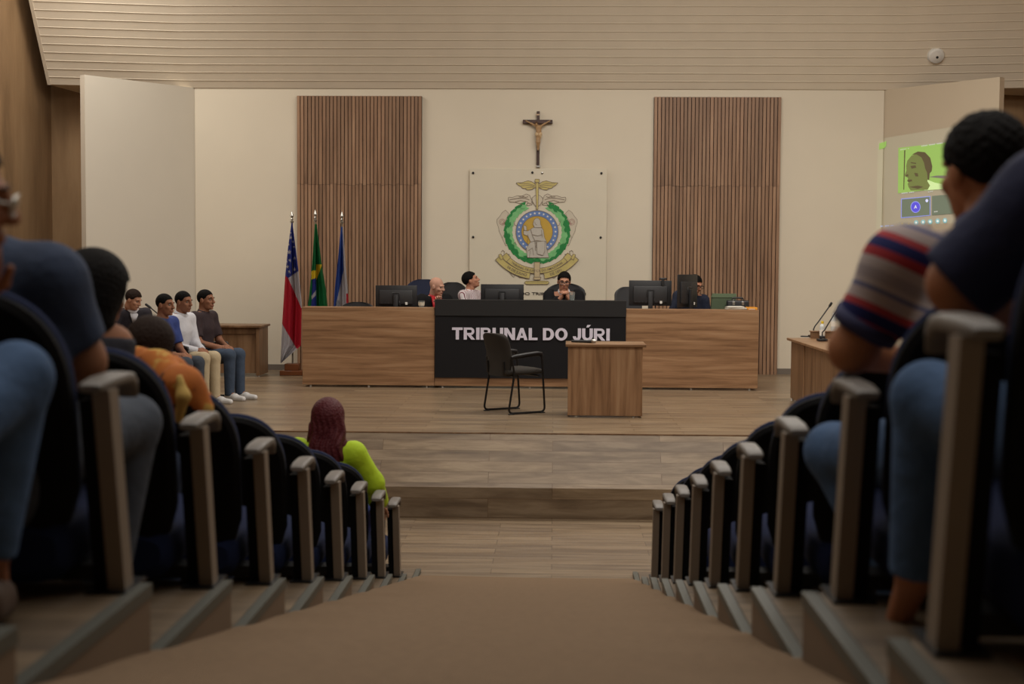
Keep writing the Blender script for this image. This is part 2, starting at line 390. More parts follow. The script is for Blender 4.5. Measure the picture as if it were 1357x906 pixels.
# seating tiers on both sides of the carpet
def tiers(x_in, x_out, side):
    for k in range(0, 11):
        if k == 0: y1, z = 10.65, FLOORZ + .028
        else: y1, z = rowY(k) + .06, rowZ(k) if k < 10 else rowZ(9) + .19 * (k - 9)
        y0 = (rowY(k + 1) + .06) if k + 1 <= 9 else y1 - .9
        if k == 10: y0 = -3.1; y1 = rowY(9) - .85
        if k == 9: y0 = rowY(9) - .85
        sg = 1 if x_in < x_out else -1
        bm = B(); bb(bm, (x_in, y0, -1.0), (x_out, y1, z - .012)); o = struct('seating_tier', bm, [m_side])
        bm = B(); bb(bm, (x_in + sg * .036, y0, z - .013), (x_out, y1, z)); t = struct('tier_floor', bm, m_tier, o)
        bm = B(); bb(bm, (x_in - sg * .004, y0, z - .03), (x_in + sg * .032, y1 + .004, z + .003)); struct('stair_nosing', bm, m_nosing, o)
tiers(XL_ + .055, -7.6, 'left'); tiers(XR_ - .08, 7.25, 'right')
# carpeted aisle ramp with a soft lower end
bm = B(); xs = [XL_ + .045, XR_ - .07]; yy = [-3.0 + i * .35 for i in range(39)]
yy = [y for y in yy if y < 10.4] + [10.42, 10.5, 10.53]
def rampz(y): return max(CAMZ - .865 - .194 * (y - 2.93), FLOORZ + .004)
V = [[bm.verts.new((x, y, rampz(y) + .004 * math.sin(y * 7 + x * 3))) for x in [xs[0] + (xs[1] - xs[0]) * j / 8 for j in range(9)]] for y in yy]
for a, b in zip(V, V[1:]):
    for j in range(8): bm.faces.new((a[j], a[j + 1], b[j + 1], b[j]))
struct('aisle_carpet', bm, m_carpet)
bm = B(); prism(bm, [(xs[0], -3.0, -1.2), (xs[0], -3.0, rampz(-3) - .02), (xs[0], 10.4, FLOORZ - .015), (xs[0], 10.4, -1.2)], (xs[1] - xs[0], 0, 0)); struct('aisle_ramp', bm, m_side)
# ================================================================== WALL PANELS
def slat_panel(x0p, x1p, ytop, label, n):
    a, b = at(x0p, ytop, WY - .06), at(x1p, ytop, WY - .06); w = b.x - a.x; zt = (a.z + b.z) / 2
    t = thing('slatted_wall_panel', label, 'wall panel', (a.x, WY, 0))
    bm = B(); bb(bm, (0, -.03, .0), (w, 0, zt)); obj('backing_board', bm, m_slatback, t)
    p = w / n; bm = B(); zs = at(714, 246, WY).z
    for i in range(n):
        zc = zs + random.choice((0, 0, .012, -.01))
        for z0, z1 in ((.0, zc - .002), (zc + .002, zt)):
            bb(bm, (i * p + .006, -.062 - .002 * random.random(), z0), ((i + 1) * p - .006, -.028, z1))
    obj('slats', bm, m_slat, t)
slat_panel(393, 559, 127, 'tall walnut slatted wall panel behind the three flags', 34)
slat_panel(867, 1036, 128.5, 'tall walnut slatted wall panel right of the crest, behind the briefcase', 34)
# ------------------------------------------------------------------ crest board
EY = WY - .06
cb = at(711, 310, WY)
t = thing('crest_board', 'frosted acrylic wall board bearing the court crest, under the crucifix', 'crest board', (cb.x, WY, cb.z))
def L(v): return v - Vector((cb.x, WY, cb.z))
m_acr = mat('frosted_acrylic', S(220, 211, 190), .3, var=.03, vscale=3)
a, b = L(at(622.5, 223, EY)), L(at(803, 398, EY))
bm = B(); bb(bm, (a.x, -.052, b.z), (b.x, -.040, a.z), .003, 1); obj('acrylic_plate', bm, m_acr, t)
for px, py in ((627, 229), (705.5, 228.5), (718.5, 229), (797, 229.5), (627, 314), (796, 314.5)):
    p = L(at(px, py, EY)); bm = B(); lathe(bm, [(.018, 0), (.018, .012), (.012, .016)], (p.x, -.052, p.z), 10, 0, Matrix.Rotation(R(90), 3, 'X'))
    tube(bm, [(p.x, -.04, p.z), (p.x, -.003, p.z)], .008, 6); obj('standoff_bolt', bm, m_blackmetal if px != 718.5 else m_silver, t)
def E_(u, v): return L(at(640 + u / 5.033, 225 + v / 5.033, EY))
m_line = mat('crest_outline', S(128, 112, 96), .7); m_gold = mat('crest_gold', S(204, 188, 118), .55, var=.15, vscale=9)
m_cream = mat('crest_cream', S(206, 196, 176), .6); m_green = mat('crest_green', S(30, 140, 66), .55, var=.3, vscale=14); m_green2 = mat('crest_light_green', S(128, 200, 130), .55, var=.2, vscale=14)
m_cblue = mat('crest_blue', S(104, 134, 190), .55, var=.12, vscale=6); m_disc = mat('crest_gold_disc', S(206, 168, 66), .5, var=.2, vscale=4); m_stat = mat('crest_statue', S(196, 190, 178), .6, var=.1, vscale=10)
DEP = [0.0]
def flat(bm, pts, lay, mi=0, th=.005, line=None, lw=.0032):
    """a cut-out lying on the plate; lay = how many layers up"""
    DEP[0] += 1.2e-6; y = -.052 - lay * .004 - DEP[0]
    P = [Vector((p.x, y + .004, p.z)) for p in pts]
    prism(bm, P, (0, -th, 0), mi)
    if line is not None: stroke(bm, pts, lay, line, lw, True, th)
def stroke(bm, pts, lay, mi=1, lw=.0032, closed=False, th=.005):
    DEP[0] += 1.2e-6; y = -.052 - lay * .004 + .004 - th - DEP[0]
    P = [Vector((p.x, y, p.z)) for p in pts]
    if closed: P = P + [P[0]]
    for p, q in zip(P, P[1:]):
        DEP[0] += 1.2e-6; dv_ = Vector((0, -1.2e-6 * (len(P)), 0)); d = q - p
        if d.length < 1e-5: continue
        n = Vector((-d.z, 0, d.x)).normalized() * lw
        prism(bm, [p - n, p + n, q + n, q - n], (0, -.0025, 0), mi)
def mir(pts): return [(722 - u, v) for u, v in pts]
def EP(pts): return [E_(u, v) for u, v in pts]
for half, mm in (('wing', lambda p: p), ('wing', mir)):
    bm = B(); P = [(352, 97), (325, 78), (300, 72), (262, 84), (222, 86), (236, 103), (252, 108), (262, 122), (282, 124), (296, 134), (325, 130), (352, 116)]
    flat(bm, EP(mm(P)), 2, 0, line=1)
    for q in ([(345, 104), (300, 92), (240, 90)], [(345, 110), (300, 104), (256, 106)], [(345, 116), (310, 117), (280, 122)]): stroke(bm, EP(mm(q)), 2, 1, .003)
    obj('crest_wing', bm, [m_gold, m_line], t)
bm = B(); flat(bm, EP([(352, 66), (372, 66), (368, 262), (356, 262)]), 4, 0, line=1); flat(bm, EP([(348, 62), (376, 62), (376, 84), (348, 84)]), 5, 0, line=1); obj('crest_staff', bm, [m_gold, m_line], t)
bm = B(); flat(bm, EP([(328, 186), (345, 172), (362, 166), (380, 172), (398, 186), (398, 208), (382, 232), (362, 252), (344, 232), (328, 208)]), 3, 0, line=1); obj('crest_shield', bm, [m_cream, m_line], t)
for mm in (lambda p: p, mir):
    bm = B(); P = [(326, 205), (312, 170), (290, 160), (262, 174), (228, 172), (196, 184), (172, 182), (168, 196), (178, 214), (214, 216), (246, 224), (286, 240), (326, 232)]
    flat(bm, EP(mm(P)), 1, 0, line=1)
    for q in ([(178, 200), (230, 190), (280, 190), (310, 200)], [(214, 214), (250, 204), (300, 214)], [(262, 174), (285, 185), (300, 178)], [(286, 240), (300, 220), (320, 225)], [(240, 180), (270, 183)]): stroke(bm, EP(mm(q)), 1, 1, .005)
    obj('crest_eagle', bm, [m_cream, m_line], t)
for mm in (lambda p: p, mir):
    bm = B(); P = [(150, 268), (128, 284), (112, 310), (94, 330), (92, 352), (104, 384), (108, 410), (128, 452), (150, 505), (172, 500), (160, 440), (148, 390), (150, 340), (172, 290)]
    flat(bm, EP(mm(P)), 0, 0, line=1, lw=.0025)
    for s in range(2):
        stroke(bm, EP(mm([(130 + (24 - 9 * s - i * .6) * math.cos(i * .6), 346 + (24 - 9 * s - i * .6) * math.sin(i * .6)) for i in range(14)])), 0, 2, .0025)
    stroke(bm, EP(mm([(128, 452), (150, 420), (148, 390)])), 0, 1, .0025)
    obj('crest_scroll', bm, [m_cream, m_line, mat('crest_red_line', S(150, 92, 82), .7)], t)
bm = B()
rnd = random.Random(3)
for i in range(27):
    ang = -62 + i * (304 / 26.0)         # degrees clockwise from right, open at the top
    th_ = R(ang); rx, ry = 193, 188
    cx, cy = 361 + rx * math.cos(th_), 412 + ry * math.sin(th_)
    tx, ty = -math.sin(th_), math.cos(th_); nx, ny = math.cos(th_), math.sin(th_)
    if cx < 361: tx, ty = -tx, -ty
    if ty > 0 : tx, ty = -tx, -ty
    for off, ln, wd, mi in ((-15, 30, 16, 1), (13, 30, 18, 0), (0, 28, 14, rnd.choice((0, 1)))):
        ox, oy = cx + nx * off, cy + ny * off
        a_ = .35 * (1 if off > 0 else -1 if off < 0 else 0)
        dx, dy = tx + nx * a_, ty + ny * a_
        q = [(ox - dx * ln, oy - dy * ln), (ox - dy * wd, oy + dx * wd), (ox + dx * ln, oy + dy * ln), (ox + dy * wd, oy - dx * wd)]
        flat(bm, EP(q), 1 + (off == 0), mi)
obj('crest_wreath', bm, [m_green, m_green2], t)
bm = B(); n = 64
for i in range(n):
    a0, a1 = 2 * PI * i / n, 2 * PI * (i + 1) / n
    flat(bm, EP([(361 + r * math.cos(a), 412 + r * math.sin(a)) for r, a in ((141, a0), (141, a1), (104, a1), (104, a0))]), 2, 0)
circ = lambda r: EP([(361 + r * math.cos(2 * PI * i / 48), 412 + r * math.sin(2 * PI * i / 48)) for i in range(48)])
stroke(bm, circ(141), 2, 1, .004, True); stroke(bm, circ(104), 2, 1, .004, True)
for i in range(26):
    a = 2 * PI * i / 26; cx, cy = 361 + 123 * math.cos(a), 412 + 123 * math.sin(a)
    flat(bm, EP([(cx + (9 if j % 2 == 0 else 4) * math.sin(PI * j / 5), cy - (9 if j % 2 == 0 else 4) * math.cos(PI * j / 5)) for j in range(10)]), 3, 2)
obj('crest_star_ring', bm, [m_cblue, m_line, m_white], t)
bm = B(); flat(bm, circ(102), 2, 0); obj('crest_disc', bm, m_disc, t)
bm = B()
for P in ([(296, 585), (290, 520), (318, 480), (300, 440), (272, 430), (270, 404), (300, 408), (318, 395), (345, 380), (385, 380), (402, 398), (410, 450), (425, 480), (424, 520), (440, 585)],
          [(345, 385), (334, 362), (340, 336), (352, 322), (370, 322), (382, 338), (384, 362), (394, 384)],
          [(276, 404), (270, 374), (280, 368), (290, 378), (292, 404)], [(358, 478), (414, 474), (412, 540), (400, 570), (362, 560)]):
    flat(bm, EP(P), 4 + (P[0] in ((276, 404), (345, 385))) + 2 * (P[0] == (358, 478)), 0, line=1, lw=.0022)
for q in ([(318, 395), (330, 440), (345, 470), (352, 540)], [(330, 432), (365, 440), (395, 432)], [(318, 480), (360, 470), (420, 480)], [(345, 345), (350, 362), (360, 368)], [(300, 540), (330, 520), (338, 570)], [(356, 520), (352, 470)], [(300, 430), (296, 500)], [(390, 400), (396, 450)], [(310, 585), (316, 540)], [(372, 500), (376, 545)], [(395, 495), (394, 548)]): stroke(bm, EP(q), 5, 1, .0028)
obj('crest_seated_statue', bm, [m_stat, m_line], t)
def band(bm, ang0, ang1, cx, cy, r0, r1, lay, mi, n=18):
    for i in range(n):
        a0, a1 = R(ang0 + (ang1 - ang0) * i / n), R(ang0 + (ang1 - ang0) * (i + 1) / n)
        flat(bm, EP([(cx + r * math.cos(a), cy + r * math.sin(a)) for r, a in ((r0, a0), (r0, a1), (r1, a1), (r1, a0))]), lay, mi)
    for r in (r0, r1): stroke(bm, EP([(cx + r * math.cos(R(ang0 + (ang1 - ang0) * i / n)), cy + r * math.sin(R(ang0 + (ang1 - ang0) * i / n))) for i in range(n + 1)]), lay, 1, .0035)
    for a in (R(ang0), R(ang1)): stroke(bm, EP([(cx + r0 * math.cos(a), cy + r0 * math.sin(a)), (cx + r1 * math.cos(a), cy + r1 * math.sin(a))]), lay, 1, .0035)
def arctext(body, cx, cy, r, ang_mid, h, lay, name):
    """letters on an arc hanging below (cx, cy), px in crest units"""
    k = (E_(1, 0) - E_(0, 0)).length
    g = text_mesh(body, 1.0, .012, .002); xs_ = [v.co.x for v in g.verts]; ys_ = [v.co.y for v in g.verts]
    s = h * k / .73; cxm = (min(xs_) + max(xs_)) / 2
    c0 = E_(cx, cy); rr = r * k
    for v in g.verts:
        x, y = (v.co.x - cxm) * s, v.co.y * s
        a = R(ang_mid) - x / rr; rad = rr - y
        v.co = Vector((c0.x + rad * math.cos(a), -.052 - lay * .004 - .001 - v.co.z * .5, c0.z - rad * math.sin(a)))
    obj(name, g, m_line, t)
bm = B(); band(bm, 133, 47, 361, 394, 262, 296, 5, 0); band(bm, 142, 133, 361, 394, 258, 300, 4, 0, 3); band(bm, 47, 38, 361, 394, 258, 300, 4, 0, 3); obj('crest_ribbon', bm, [m_gold, m_line], t)
for a0_, a1_, mm in ((140, 98, lambda p: p), (82, 40, mir)):
    bm = B(); band(bm, a0_, a1_, 361, 366, 322, 362, 4, 0); flat(bm, EP(mm([(104, 566), (122, 560), (136, 590), (118, 600)])), 5, 0, line=1)
    obj('crest_lower_ribbon', bm, [m_gold, m_line], t)
arctext('TRIBUNAL DE JUSTIÇA DO AMAZONAS', 361, 394, 279, 90, 15, 6, 'crest_ribbon_lettering')
arctext('04 DE JULHO', 361, 366, 342, 113, 18, 5, 'crest_ribbon_lettering'); arctext('DE 1891', 361, 366, 342, 68, 18, 5, 'crest_ribbon_lettering')
bm = B(); flat(bm, EP([(343, 615), (380, 615), (380, 715), (343, 715)]), 6, 0, line=1); flat(bm, EP([(335, 715), (388, 715), (380, 732), (343, 732)]), 6, 0, line=1); obj('crest_hilt', bm, [mat('crest_tan', S(196, 178, 140), .6), m_line], t)
bm = B(); flat(bm, EP([(288, 741), (432, 741), (442, 751), (432, 762), (288, 762), (276, 751)]), 3, 0, line=1); stroke(bm, EP([(292, 750), (428, 750)]), 3, 1, .002); obj('crest_bar', bm, [m_gold, m_line], t)
for mm in (lambda p: p, mir):       # small ornament lines around the ribbon ends
    for q in ([(160, 655), (180, 690), (205, 715)], [(168, 660), (190, 692)], [(205, 715), (215, 700)], [(230, 705), (245, 720), (270, 715), (300, 722)], [(120, 550), (130, 536), (145, 545), (140, 562)], [(165, 566), (175, 560), (172, 574)], [(205, 340), (214, 370), (230, 372)], [(200, 500), (215, 480), (222, 500)], [(185, 690), (198, 680)]):
        bm = B(); stroke(bm, EP(mm(q)), 1, 0, .003); obj('crest_ornament', bm, m_line, t)
g = text_mesh('DO TRIBUNAL DO JÚRI', 1, .018, .01); w = (at(776.5, 390, EY) - at(689.5, 390, EY)).length
fit_text(g, w, .052 * 1.25)
c0 = L(at(733, 389.3, EY))
for v in g.verts: v.co = Vector((c0.x + v.co.x, -.052 - .004 - v.co.z * .3, c0.z + v.co.y))
obj('board_lettering', g, mat('dark_lettering', S(64, 56, 50), .6), t)
# ------------------------------------------------------------------ crucifix
CY = WY - .03
def X_(u, v, y=CY): return at(680 + u / 10.06, 140 + v / 10.06, y)
c0 = X_(330, 450); t = thing('crucifix', 'dark wooden crucifix with pale figure hanging above the crest board', 'crucifix', (c0.x, WY, c0.z))
m_cross = wood('dark_cross_wood', [(.3, S(44, 26, 20)), (.6, S(72, 42, 32))], (20, 20, 2), .4, bump=.05)
def LC(v): return v - Vector((c0.x, WY, c0.z))
bm = B(); a, b = LC(X_(305, 74)), LC(X_(357, 800)); bb(bm, (a.x + .012, -.05, b.z), (b.x - .008, 0, a.z), .004, 1); obj('upright_beam', bm, m_cross, t)
bm = B(); a, b = LC(X_(130, 188)), LC(X_(525, 240)); bb(bm, (a.x, -.055, b.z), (b.x, -.004, a.z), .004, 1); obj('cross_beam', bm, m_cross, t)
bm = B(); a, b = LC(X_(303, 112)), LC(X_(352, 132)); bb(bm, (a.x, -.058, b.z), (b.x, -.05, a.z), .002, 1); obj('title_plaque', bm, mat('plaque_cream', S(206, 178, 150), .6), t)
bm = B(); a, b = LC(X_(308, 797)), LC(X_(361, 822)); bb(bm, (a.x, -.053, b.z), (b.x, 0, a.z), .003, 1); obj('foot_cap', bm, m_silver, t)
CRUX = (t, LC, X_)
# ================================================================== SOLID MODELLING OF FIGURES
def cone(a, b, ra, rb): return ('c', np.array(a, float), np.array(b, float), ra, rb, None)
def fcone(a, b, ra, rb, n, q): return ('c', np.array(a, float), np.array(b, float), ra, rb, (np.array(n, float), q))
def ell(c, r, M=None): return ('e', np.array(c, float), np.array(r, float), None if M is None else np.array(M, float))
def clipc(a, b, ra, rb): return ('k', np.array(a, float), np.array(b, float), ra, rb, None)   # cut square at b
def sdf(p, P):
    k = p[0]
    if k == 'e':
        q = P - p[1]
        if p[3] is not None: q = q @ p[3]
        r = p[2]; k0 = np.linalg.norm(q / r, axis=-1); k1 = np.linalg.norm(q / (r * r), axis=-1)
        return k0 * (k0 - 1) / np.maximum(k1, 1e-6)
    a, b, ra, rb, fl_ = p[1:6]; ba = b - a; pa = P - a
    h = np.clip((pa @ ba) / max(ba @ ba, 1e-9), 0, 1)
    d = pa - h[..., None] * ba
    if fl_ is not None:
        n, q = fl_; s = d @ n; d = d + (s * (1 / q - 1))[..., None] * n
        dist = (np.linalg.norm(d, axis=-1) - (ra + (rb - ra) * h)) * (q if q < 1 else 1)
    else: dist = np.linalg.norm(d, axis=-1) - (ra + (rb - ra) * h)
    if k == 'k':
        l = np.linalg.norm(ba); dist = np.maximum(dist, ((P - b) @ ba) / l)
    return dist
def blend(prims, P, k=.03):
    d = None
    for p in prims:
        x = sdf(p, P)
        if d is None: d = x
        else:
            h = np.maximum(k - np.abs(d - x), 0) / k; d = np.minimum(d, x) - h * h * k * .25
    return d
def bounds(prims, pad):
    lo = np.full(3, 1e9); hi = -lo
    for p in prims:
        if p[0] == 'e': r = p[2].max(); lo = np.minimum(lo, p[1] - r); hi = np.maximum(hi, p[1] + r)
        else:
            r = max(p[3], p[4])
            for q in (p[1], p[2]): lo = np.minimum(lo, q - r); hi = np.maximum(hi, q + r)
    return lo - pad, hi + pad
def nets(f, lo, hi, h):
    """surface nets: polygonise f(P) < 0"""
    n = np.ceil((hi - lo) / h).astype(int) + 1
    ax = [lo[i] + h * np.arange(n[i]) for i in range(3)]
    P = np.stack(np.meshgrid(*ax, indexing='ij'), -1)
    V = f(P); s = V < 0
    corners = [(i, j, k) for i in (0, 1) for j in (0, 1) for k in (0, 1)]
    def cv(A, c): return A[c[0]:n[0] - 1 + c[0], c[1]:n[1] - 1 + c[1], c[2]:n[2] - 1 + c[2]]
    cnt = sum(cv(s, c).astype(int) for c in corners); act = (cnt > 0) & (cnt < 8)
    idx = np.full(act.shape, -1); ids = np.argwhere(act); idx[act] = np.arange(len(ids))
    acc = np.zeros((len(ids), 3)); num = np.zeros(len(ids))
    for c in corners:
        for d in range(3):
            if c[d]: continue
            c2 = list(c); c2[d] = 1
            a, b = cv(V, c)[act], cv(V, c2)[act]; m = (a < 0) != (b < 0)
            t = np.where(m, a / np.where(m, a - b, 1), 0)
            pt = np.tile(np.array(c, float), (len(ids), 1)); pt[:, d] += t
            acc += pt * m[:, None]; num += m
    vs = lo + h * (ids + acc / np.maximum(num, 1)[:, None])
    faces = []
    for d in range(3):
        e1, e2 = (d + 1) % 3, (d + 2) % 3
        sl0 = [slice(None)] * 3; sl1 = [slice(None)] * 3; sl0[d] = slice(0, -1); sl1[d] = slice(1, None)
        a, b = s[tuple(sl0)], s[tuple(sl1)]
        cr = np.argwhere(a != b)
        cr = cr[(cr[:, e1] > 0) & (cr[:, e2] > 0) & (cr[:, e1] < n[e1] - 1) & (cr[:, e2] < n[e2] - 1)]
        if not len(cr): continue
        fl_ = a[tuple(cr.T)]
        def q(o1, o2):
            c = cr.copy(); c[:, e1] -= o1; c[:, e2] -= o2; return idx[tuple(c.T)]
        Q = np.stack([q(1, 1), q(0, 1), q(0, 0), q(1, 0)], 1)
        Q[~fl_] = Q[~fl_][:, ::-1]; faces.append(Q)
    F = np.concatenate(faces) if faces else np.zeros((0, 4), int)
    F = F[(F >= 0).all(1)]
    return vs, F
def solid(prims, h, k=.03, cut=None):
    lo, hi = bounds(prims, h * 2 + .01)
    return nets((lambda P: blend(prims, P, k)) if cut is None else (lambda P: cut(blend(prims, P, k), P)), lo, hi, h)
def merge(*ms):
    vs = []; fs = []; o = 0
    for v, f in ms:
        vs.append(v); fs.append(f + o); o += len(v)
    return np.concatenate(vs), np.concatenate(fs)
NV3 = lambda v: np.array(v, float)
def unit(v): v = NV3(v); return v / max(np.linalg.norm(v), 1e-9)
def hand_prims(w, d, nrm, curl, thumb_side, sc=1.0):
    """w wrist, d finger direction, nrm back-of-hand normal, curl in radians per joint, thumb_side +1/-1"""
    d = unit(d); nrm = NV3(nrm); nrm = unit(nrm - d * (nrm @ d)); s = np.cross(d, nrm) * thumb_side
    P = lambda x, y, z: w + (s * x + d * y + nrm * z) * sc
    out = [fcone(P(.004, .012, 0), P(.006, .072, 0), .030 * sc, .040 * sc, nrm, .36)]
    for i, (x, ln, r) in enumerate(((.031, .072, .0088), (.011, .082, .0092), (-.010, .076, .0088), (-.029, .060, .0078))):
        p = P(x, .082 - abs(i - 1) * .004, .002); a = curl * .7; prev = p
        for j, fr in enumerate((.45, .32, .23)):
            dd = d * math.cos(a) - nrm * math.sin(a) + s * (.10 * (1.2 - i))
            nx = prev + unit(dd) * ln * fr * sc; out.append(cone(prev, nx, r * sc * (1 - .1 * j), r * sc * (.92 - .1 * j))); prev = nx; a += curl
    b = P(.026, .022, -.006); m = b + (s * .030 + d * .024 - nrm * .012) * sc; e = m + (s * .010 + d * .030 - nrm * .014) * sc
    out += [cone(b, m, .013 * sc, .0105 * sc), cone(m, e, .0105 * sc, .0085 * sc)]
    return out
SKIN = {}
def skin(r, g, b): return mat('skin_%d_%d_%d' % (r, g, b), S(r, g, b), .62, var=.1, vscale=14, spec=.25)
m_hairblack = mat('black_hair', S(15, 13, 12), .75, bump=.9, bscale=90, spec=.12)
m_hairbrown = mat('dark_brown_hair', S(40, 28, 22), .75, bump=.9, bscale=90, spec=.15)
m_hairred = mat('dyed_dark_red_hair', S(78, 24, 30), .6, bump=.9, bscale=70, spec=.25)
m_eye = mat('eye_white', S(128, 116, 106), .5); m_iris = mat('dark_iris', S(30, 20, 15), .3)
m_lip = mat('lips', S(136, 82, 70), .5)
m_jeans = mat('blue_denim', S(74, 98, 132), .9, var=.3, vscale=9, spec=.2); m_jeansdk = mat('dark_denim', S(38, 48, 68), .9, var=.3, vscale=9, spec=.2)
m_jeansgy = mat('grey_denim', S(72, 78, 88), .9, var=.25, vscale=9, spec=.2)
class Fig:
    def __init__(s, name, label, P, yaw, sc=1.0, lean=0, side=0, twist=0, head=(0, 0, 0), over=None, world=None, skin_=None, vox=.014, build=1.0, arms=('L', 'R'), legs=True, shoulders=.18, armr=1.0, neckf=0):
        s.P = Vector(P); s.yaw = yaw; s.sc = sc; s.vox = vox; s.label = label
        J = dict(pel=(0, 0, 0), waist=(0, -.005, .14), chest=(0, .0, .30), neck=(0, 0, .465), head=(0, .035 + neckf, .625), shL=(-shoulders, 0, .425), shR=(shoulders, 0, .425),
                 elL=(-.235, .06, .17), elR=(.235, .06, .17), wrL=(-.14, .29, .08), wrR=(.14, .29, .08),
                 hipL=(-.085, .02, -.015), hipR=(.085, .02, -.015), knL=(-.115, .43, .015), knR=(.115, .43, .015), anL=(-.115, .43, -.42), anR=(.115, .43, -.42), toL=(-.13, .57, -.485), toR=(.13, .57, -.485))
        ML = Matrix.Rotation(side, 3, 'Y') @ Matrix.Rotation(-lean, 3, 'X') @ Matrix.Rotation(twist, 3, 'Z')
        s.J = {}
        for k, v in J.items():
            v = Vector(v)
            if k in ('waist', 'chest', 'neck', 'head', 'shL', 'shR', 'elL', 'elR', 'wrL', 'wrR'):
                f = .5 if k == 'waist' else 1
                v = ML @ v if f == 1 else v.lerp(ML @ v, f)
            s.J[k] = v * sc
        RZ = Matrix.Rotation(-yaw, 3, 'Z')
        for k, v in (over or {}).items(): s.J[k] = Vector(v) * sc
        for k, v in (world or {}).items(): s.J[k] = RZ @ (Vector(v) - s.P)
        hy, hp, hr = head
        s.H = np.array(Matrix.Rotation(hy, 3, 'Z') @ Matrix.Rotation(hp, 3, 'X') @ Matrix.Rotation(hr, 3, 'Y'))
        for k in s.J: s.J[k] = np.array(s.J[k])
        J = s.J; w = build * sc; fw = NV3((0, 1, 0))
        cn = unit(J['neck'] - J['pel']); rt = unit(J['shR'] - J['shL']); fw = unit(np.cross(cn, rt)); s.fw = fw; s.rt = rt; s.cn = cn
        s.torso = [fcone(J['pel'] - cn * .02, J['waist'], .155 * w, .14 * w, fw, .72), fcone(J['waist'], J['chest'], .14 * w, .155 * w, fw, .72), fcone(J['chest'], J['neck'] - cn * .07 * sc, .155 * w, .105 * w, fw, .7),
                   cone(J['neck'] - cn * .035 * sc, J['shL'], .055 * w, .058 * w), cone(J['neck'] - cn * .035 * sc, J['shR'], .055 * w, .058 * w)]
        s.neck = [cone(J['neck'] - cn * .04 * sc, J['head'] + s.hd((0, -.02, -.03)), .062 * sc, .054 * sc)]
        ar = w ** .5 * armr * sc / sc ** .5
        s.arm = {c: [cone(J['sh' + c], J['el' + c], .052 * ar, .04 * ar), cone(J['el' + c], J['wr' + c], .041 * ar, .027 * ar)] for c in arms}
        s.leg = {c: [cone(J['pel'] * .35 + J['hip' + c] * .65, J['kn' + c], .088 * w, .058 * sc), cone(J['kn' + c], J['an' + c], .058 * sc, .036 * sc), cone(J['an' + c], J['to' + c], .036 * sc, .026 * sc)] for c in ('L', 'R')} if legs else {}
        body = s.torso + s.neck + sum(s.arm.values(), []) + sum(s.leg.values(), [])
        s.body = solid(body, vox, .035 * sc); s.parts = [s.body]
        s.name = name; s.skin_ = skin_; s.hvox = max(.0055, vox * .42); s.kids = []
        s.headgeo()
    def hd(s, v): return s.H @ (NV3(v) * s.sc)
    def HP(s, v): return s.J['head'] + s.hd(v)
    def hell(s, c, r, sgn=1): return ell(s.HP(c), NV3(r) * s.sc, s.H)
    def hcone(s, a, b, ra, rb): return cone(s.HP(a), s.HP(b), ra * s.sc, rb * s.sc)
    def headgeo(s):
        pr = [s.hell((0, -.014, .032), (.076, .096, .088)), s.hell((0, .022, -.03), (.064, .072, .082)), s.hell((0, .036, -.078), (.046, .05, .038)), s.hell((0, .077, .030), (.05, .022, .013)),
              s.hcone((0, .094, .016), (0, .114, -.02), .008, .0125), s.hell((-.011, .104, -.024), (.009, .01, .008)), s.hell((.011, .104, -.024), (.009, .01, .008)), s.hell((0, .089, -.054), (.026, .014, .008)), s.hell((0, .087, -.066), (.022, .014, .008)), s.hell((0, .083, -.094), (.02, .014, .014)),
              s.hell((-.042, .062, -.02), (.022, .022, .02)), s.hell((.042, .062, -.02), (.022, .022, .02)),
              s.hell((-.079, -.008, -.008), (.011, .02, .032)), s.hell((.079, -.008, -.008), (.011, .02, .032)), s.hcone((0, -.025, -.03), (0, -.03, -.10), .058, .056)]
        eyes = [s.hell((-.031, .097, .008), (.016, .015, .0075)), s.hell((.031, .097, .008), (.016, .015, .0075))]
        def cut(d, P):
            for e in eyes:
                x = -sdf(e, P); d = np.maximum(d, x)
            return d
        s.parts.append(solid(pr, s.hvox, .014 * s.sc, cut))
    def hand(s, c, d=None, n=(0, 0, 1), curl=.35, vox=.0055, world=False):
        RZ = np.array(Matrix.Rotation(-s.yaw, 3, 'Z'))
        w = s.J['wr' + c]; fd = unit(w - s.J['el' + c]) if d is None else (RZ @ NV3(d) if world else NV3(d))
        nn = RZ @ NV3(n) if world else NV3(n)
        nn_ = unit(nn - unit(fd) * (unit(fd) @ nn)); s_ = np.cross(unit(fd), nn_)
        ts = -1 if c == 'L' else 1
        # thumb points to the body's mid line when the palm faces down
        pr = hand_prims(w - unit(fd) * .005, fd, nn, curl, -ts if True else ts, s.sc)
        pr.append(cone(w - unit(fd) * .03, w + unit(fd) * .02, .026 * s.sc, .027 * s.sc))
        s.parts.append(solid(pr, vox, .009)); return s
    def make(s, group=None):
        o = obj(s.name, merge(*s.parts), s.skin_, None, s.P, sharp=None); o.rotation_euler = (0, 0, s.yaw)
        tag(o, s.label, 'person', group); s.o = o
        for nm, mesh, mt in s.kids: obj(nm, mesh, mt, o, sharp=None if not nm.startswith('glasses') else 38)
        return o
    def kid(s, nm, mesh, mt): s.kids.append((nm, mesh, mt)); return s
    def inf(s, prims, e):
        out = []
        for p in prims:
            if p[0] == 'e': out.append(('e', p[1], p[2] + e, p[3]))
            else: out.append((p[0], p[1], p[2], p[3] + e, p[4] + e, p[5]))
        return out
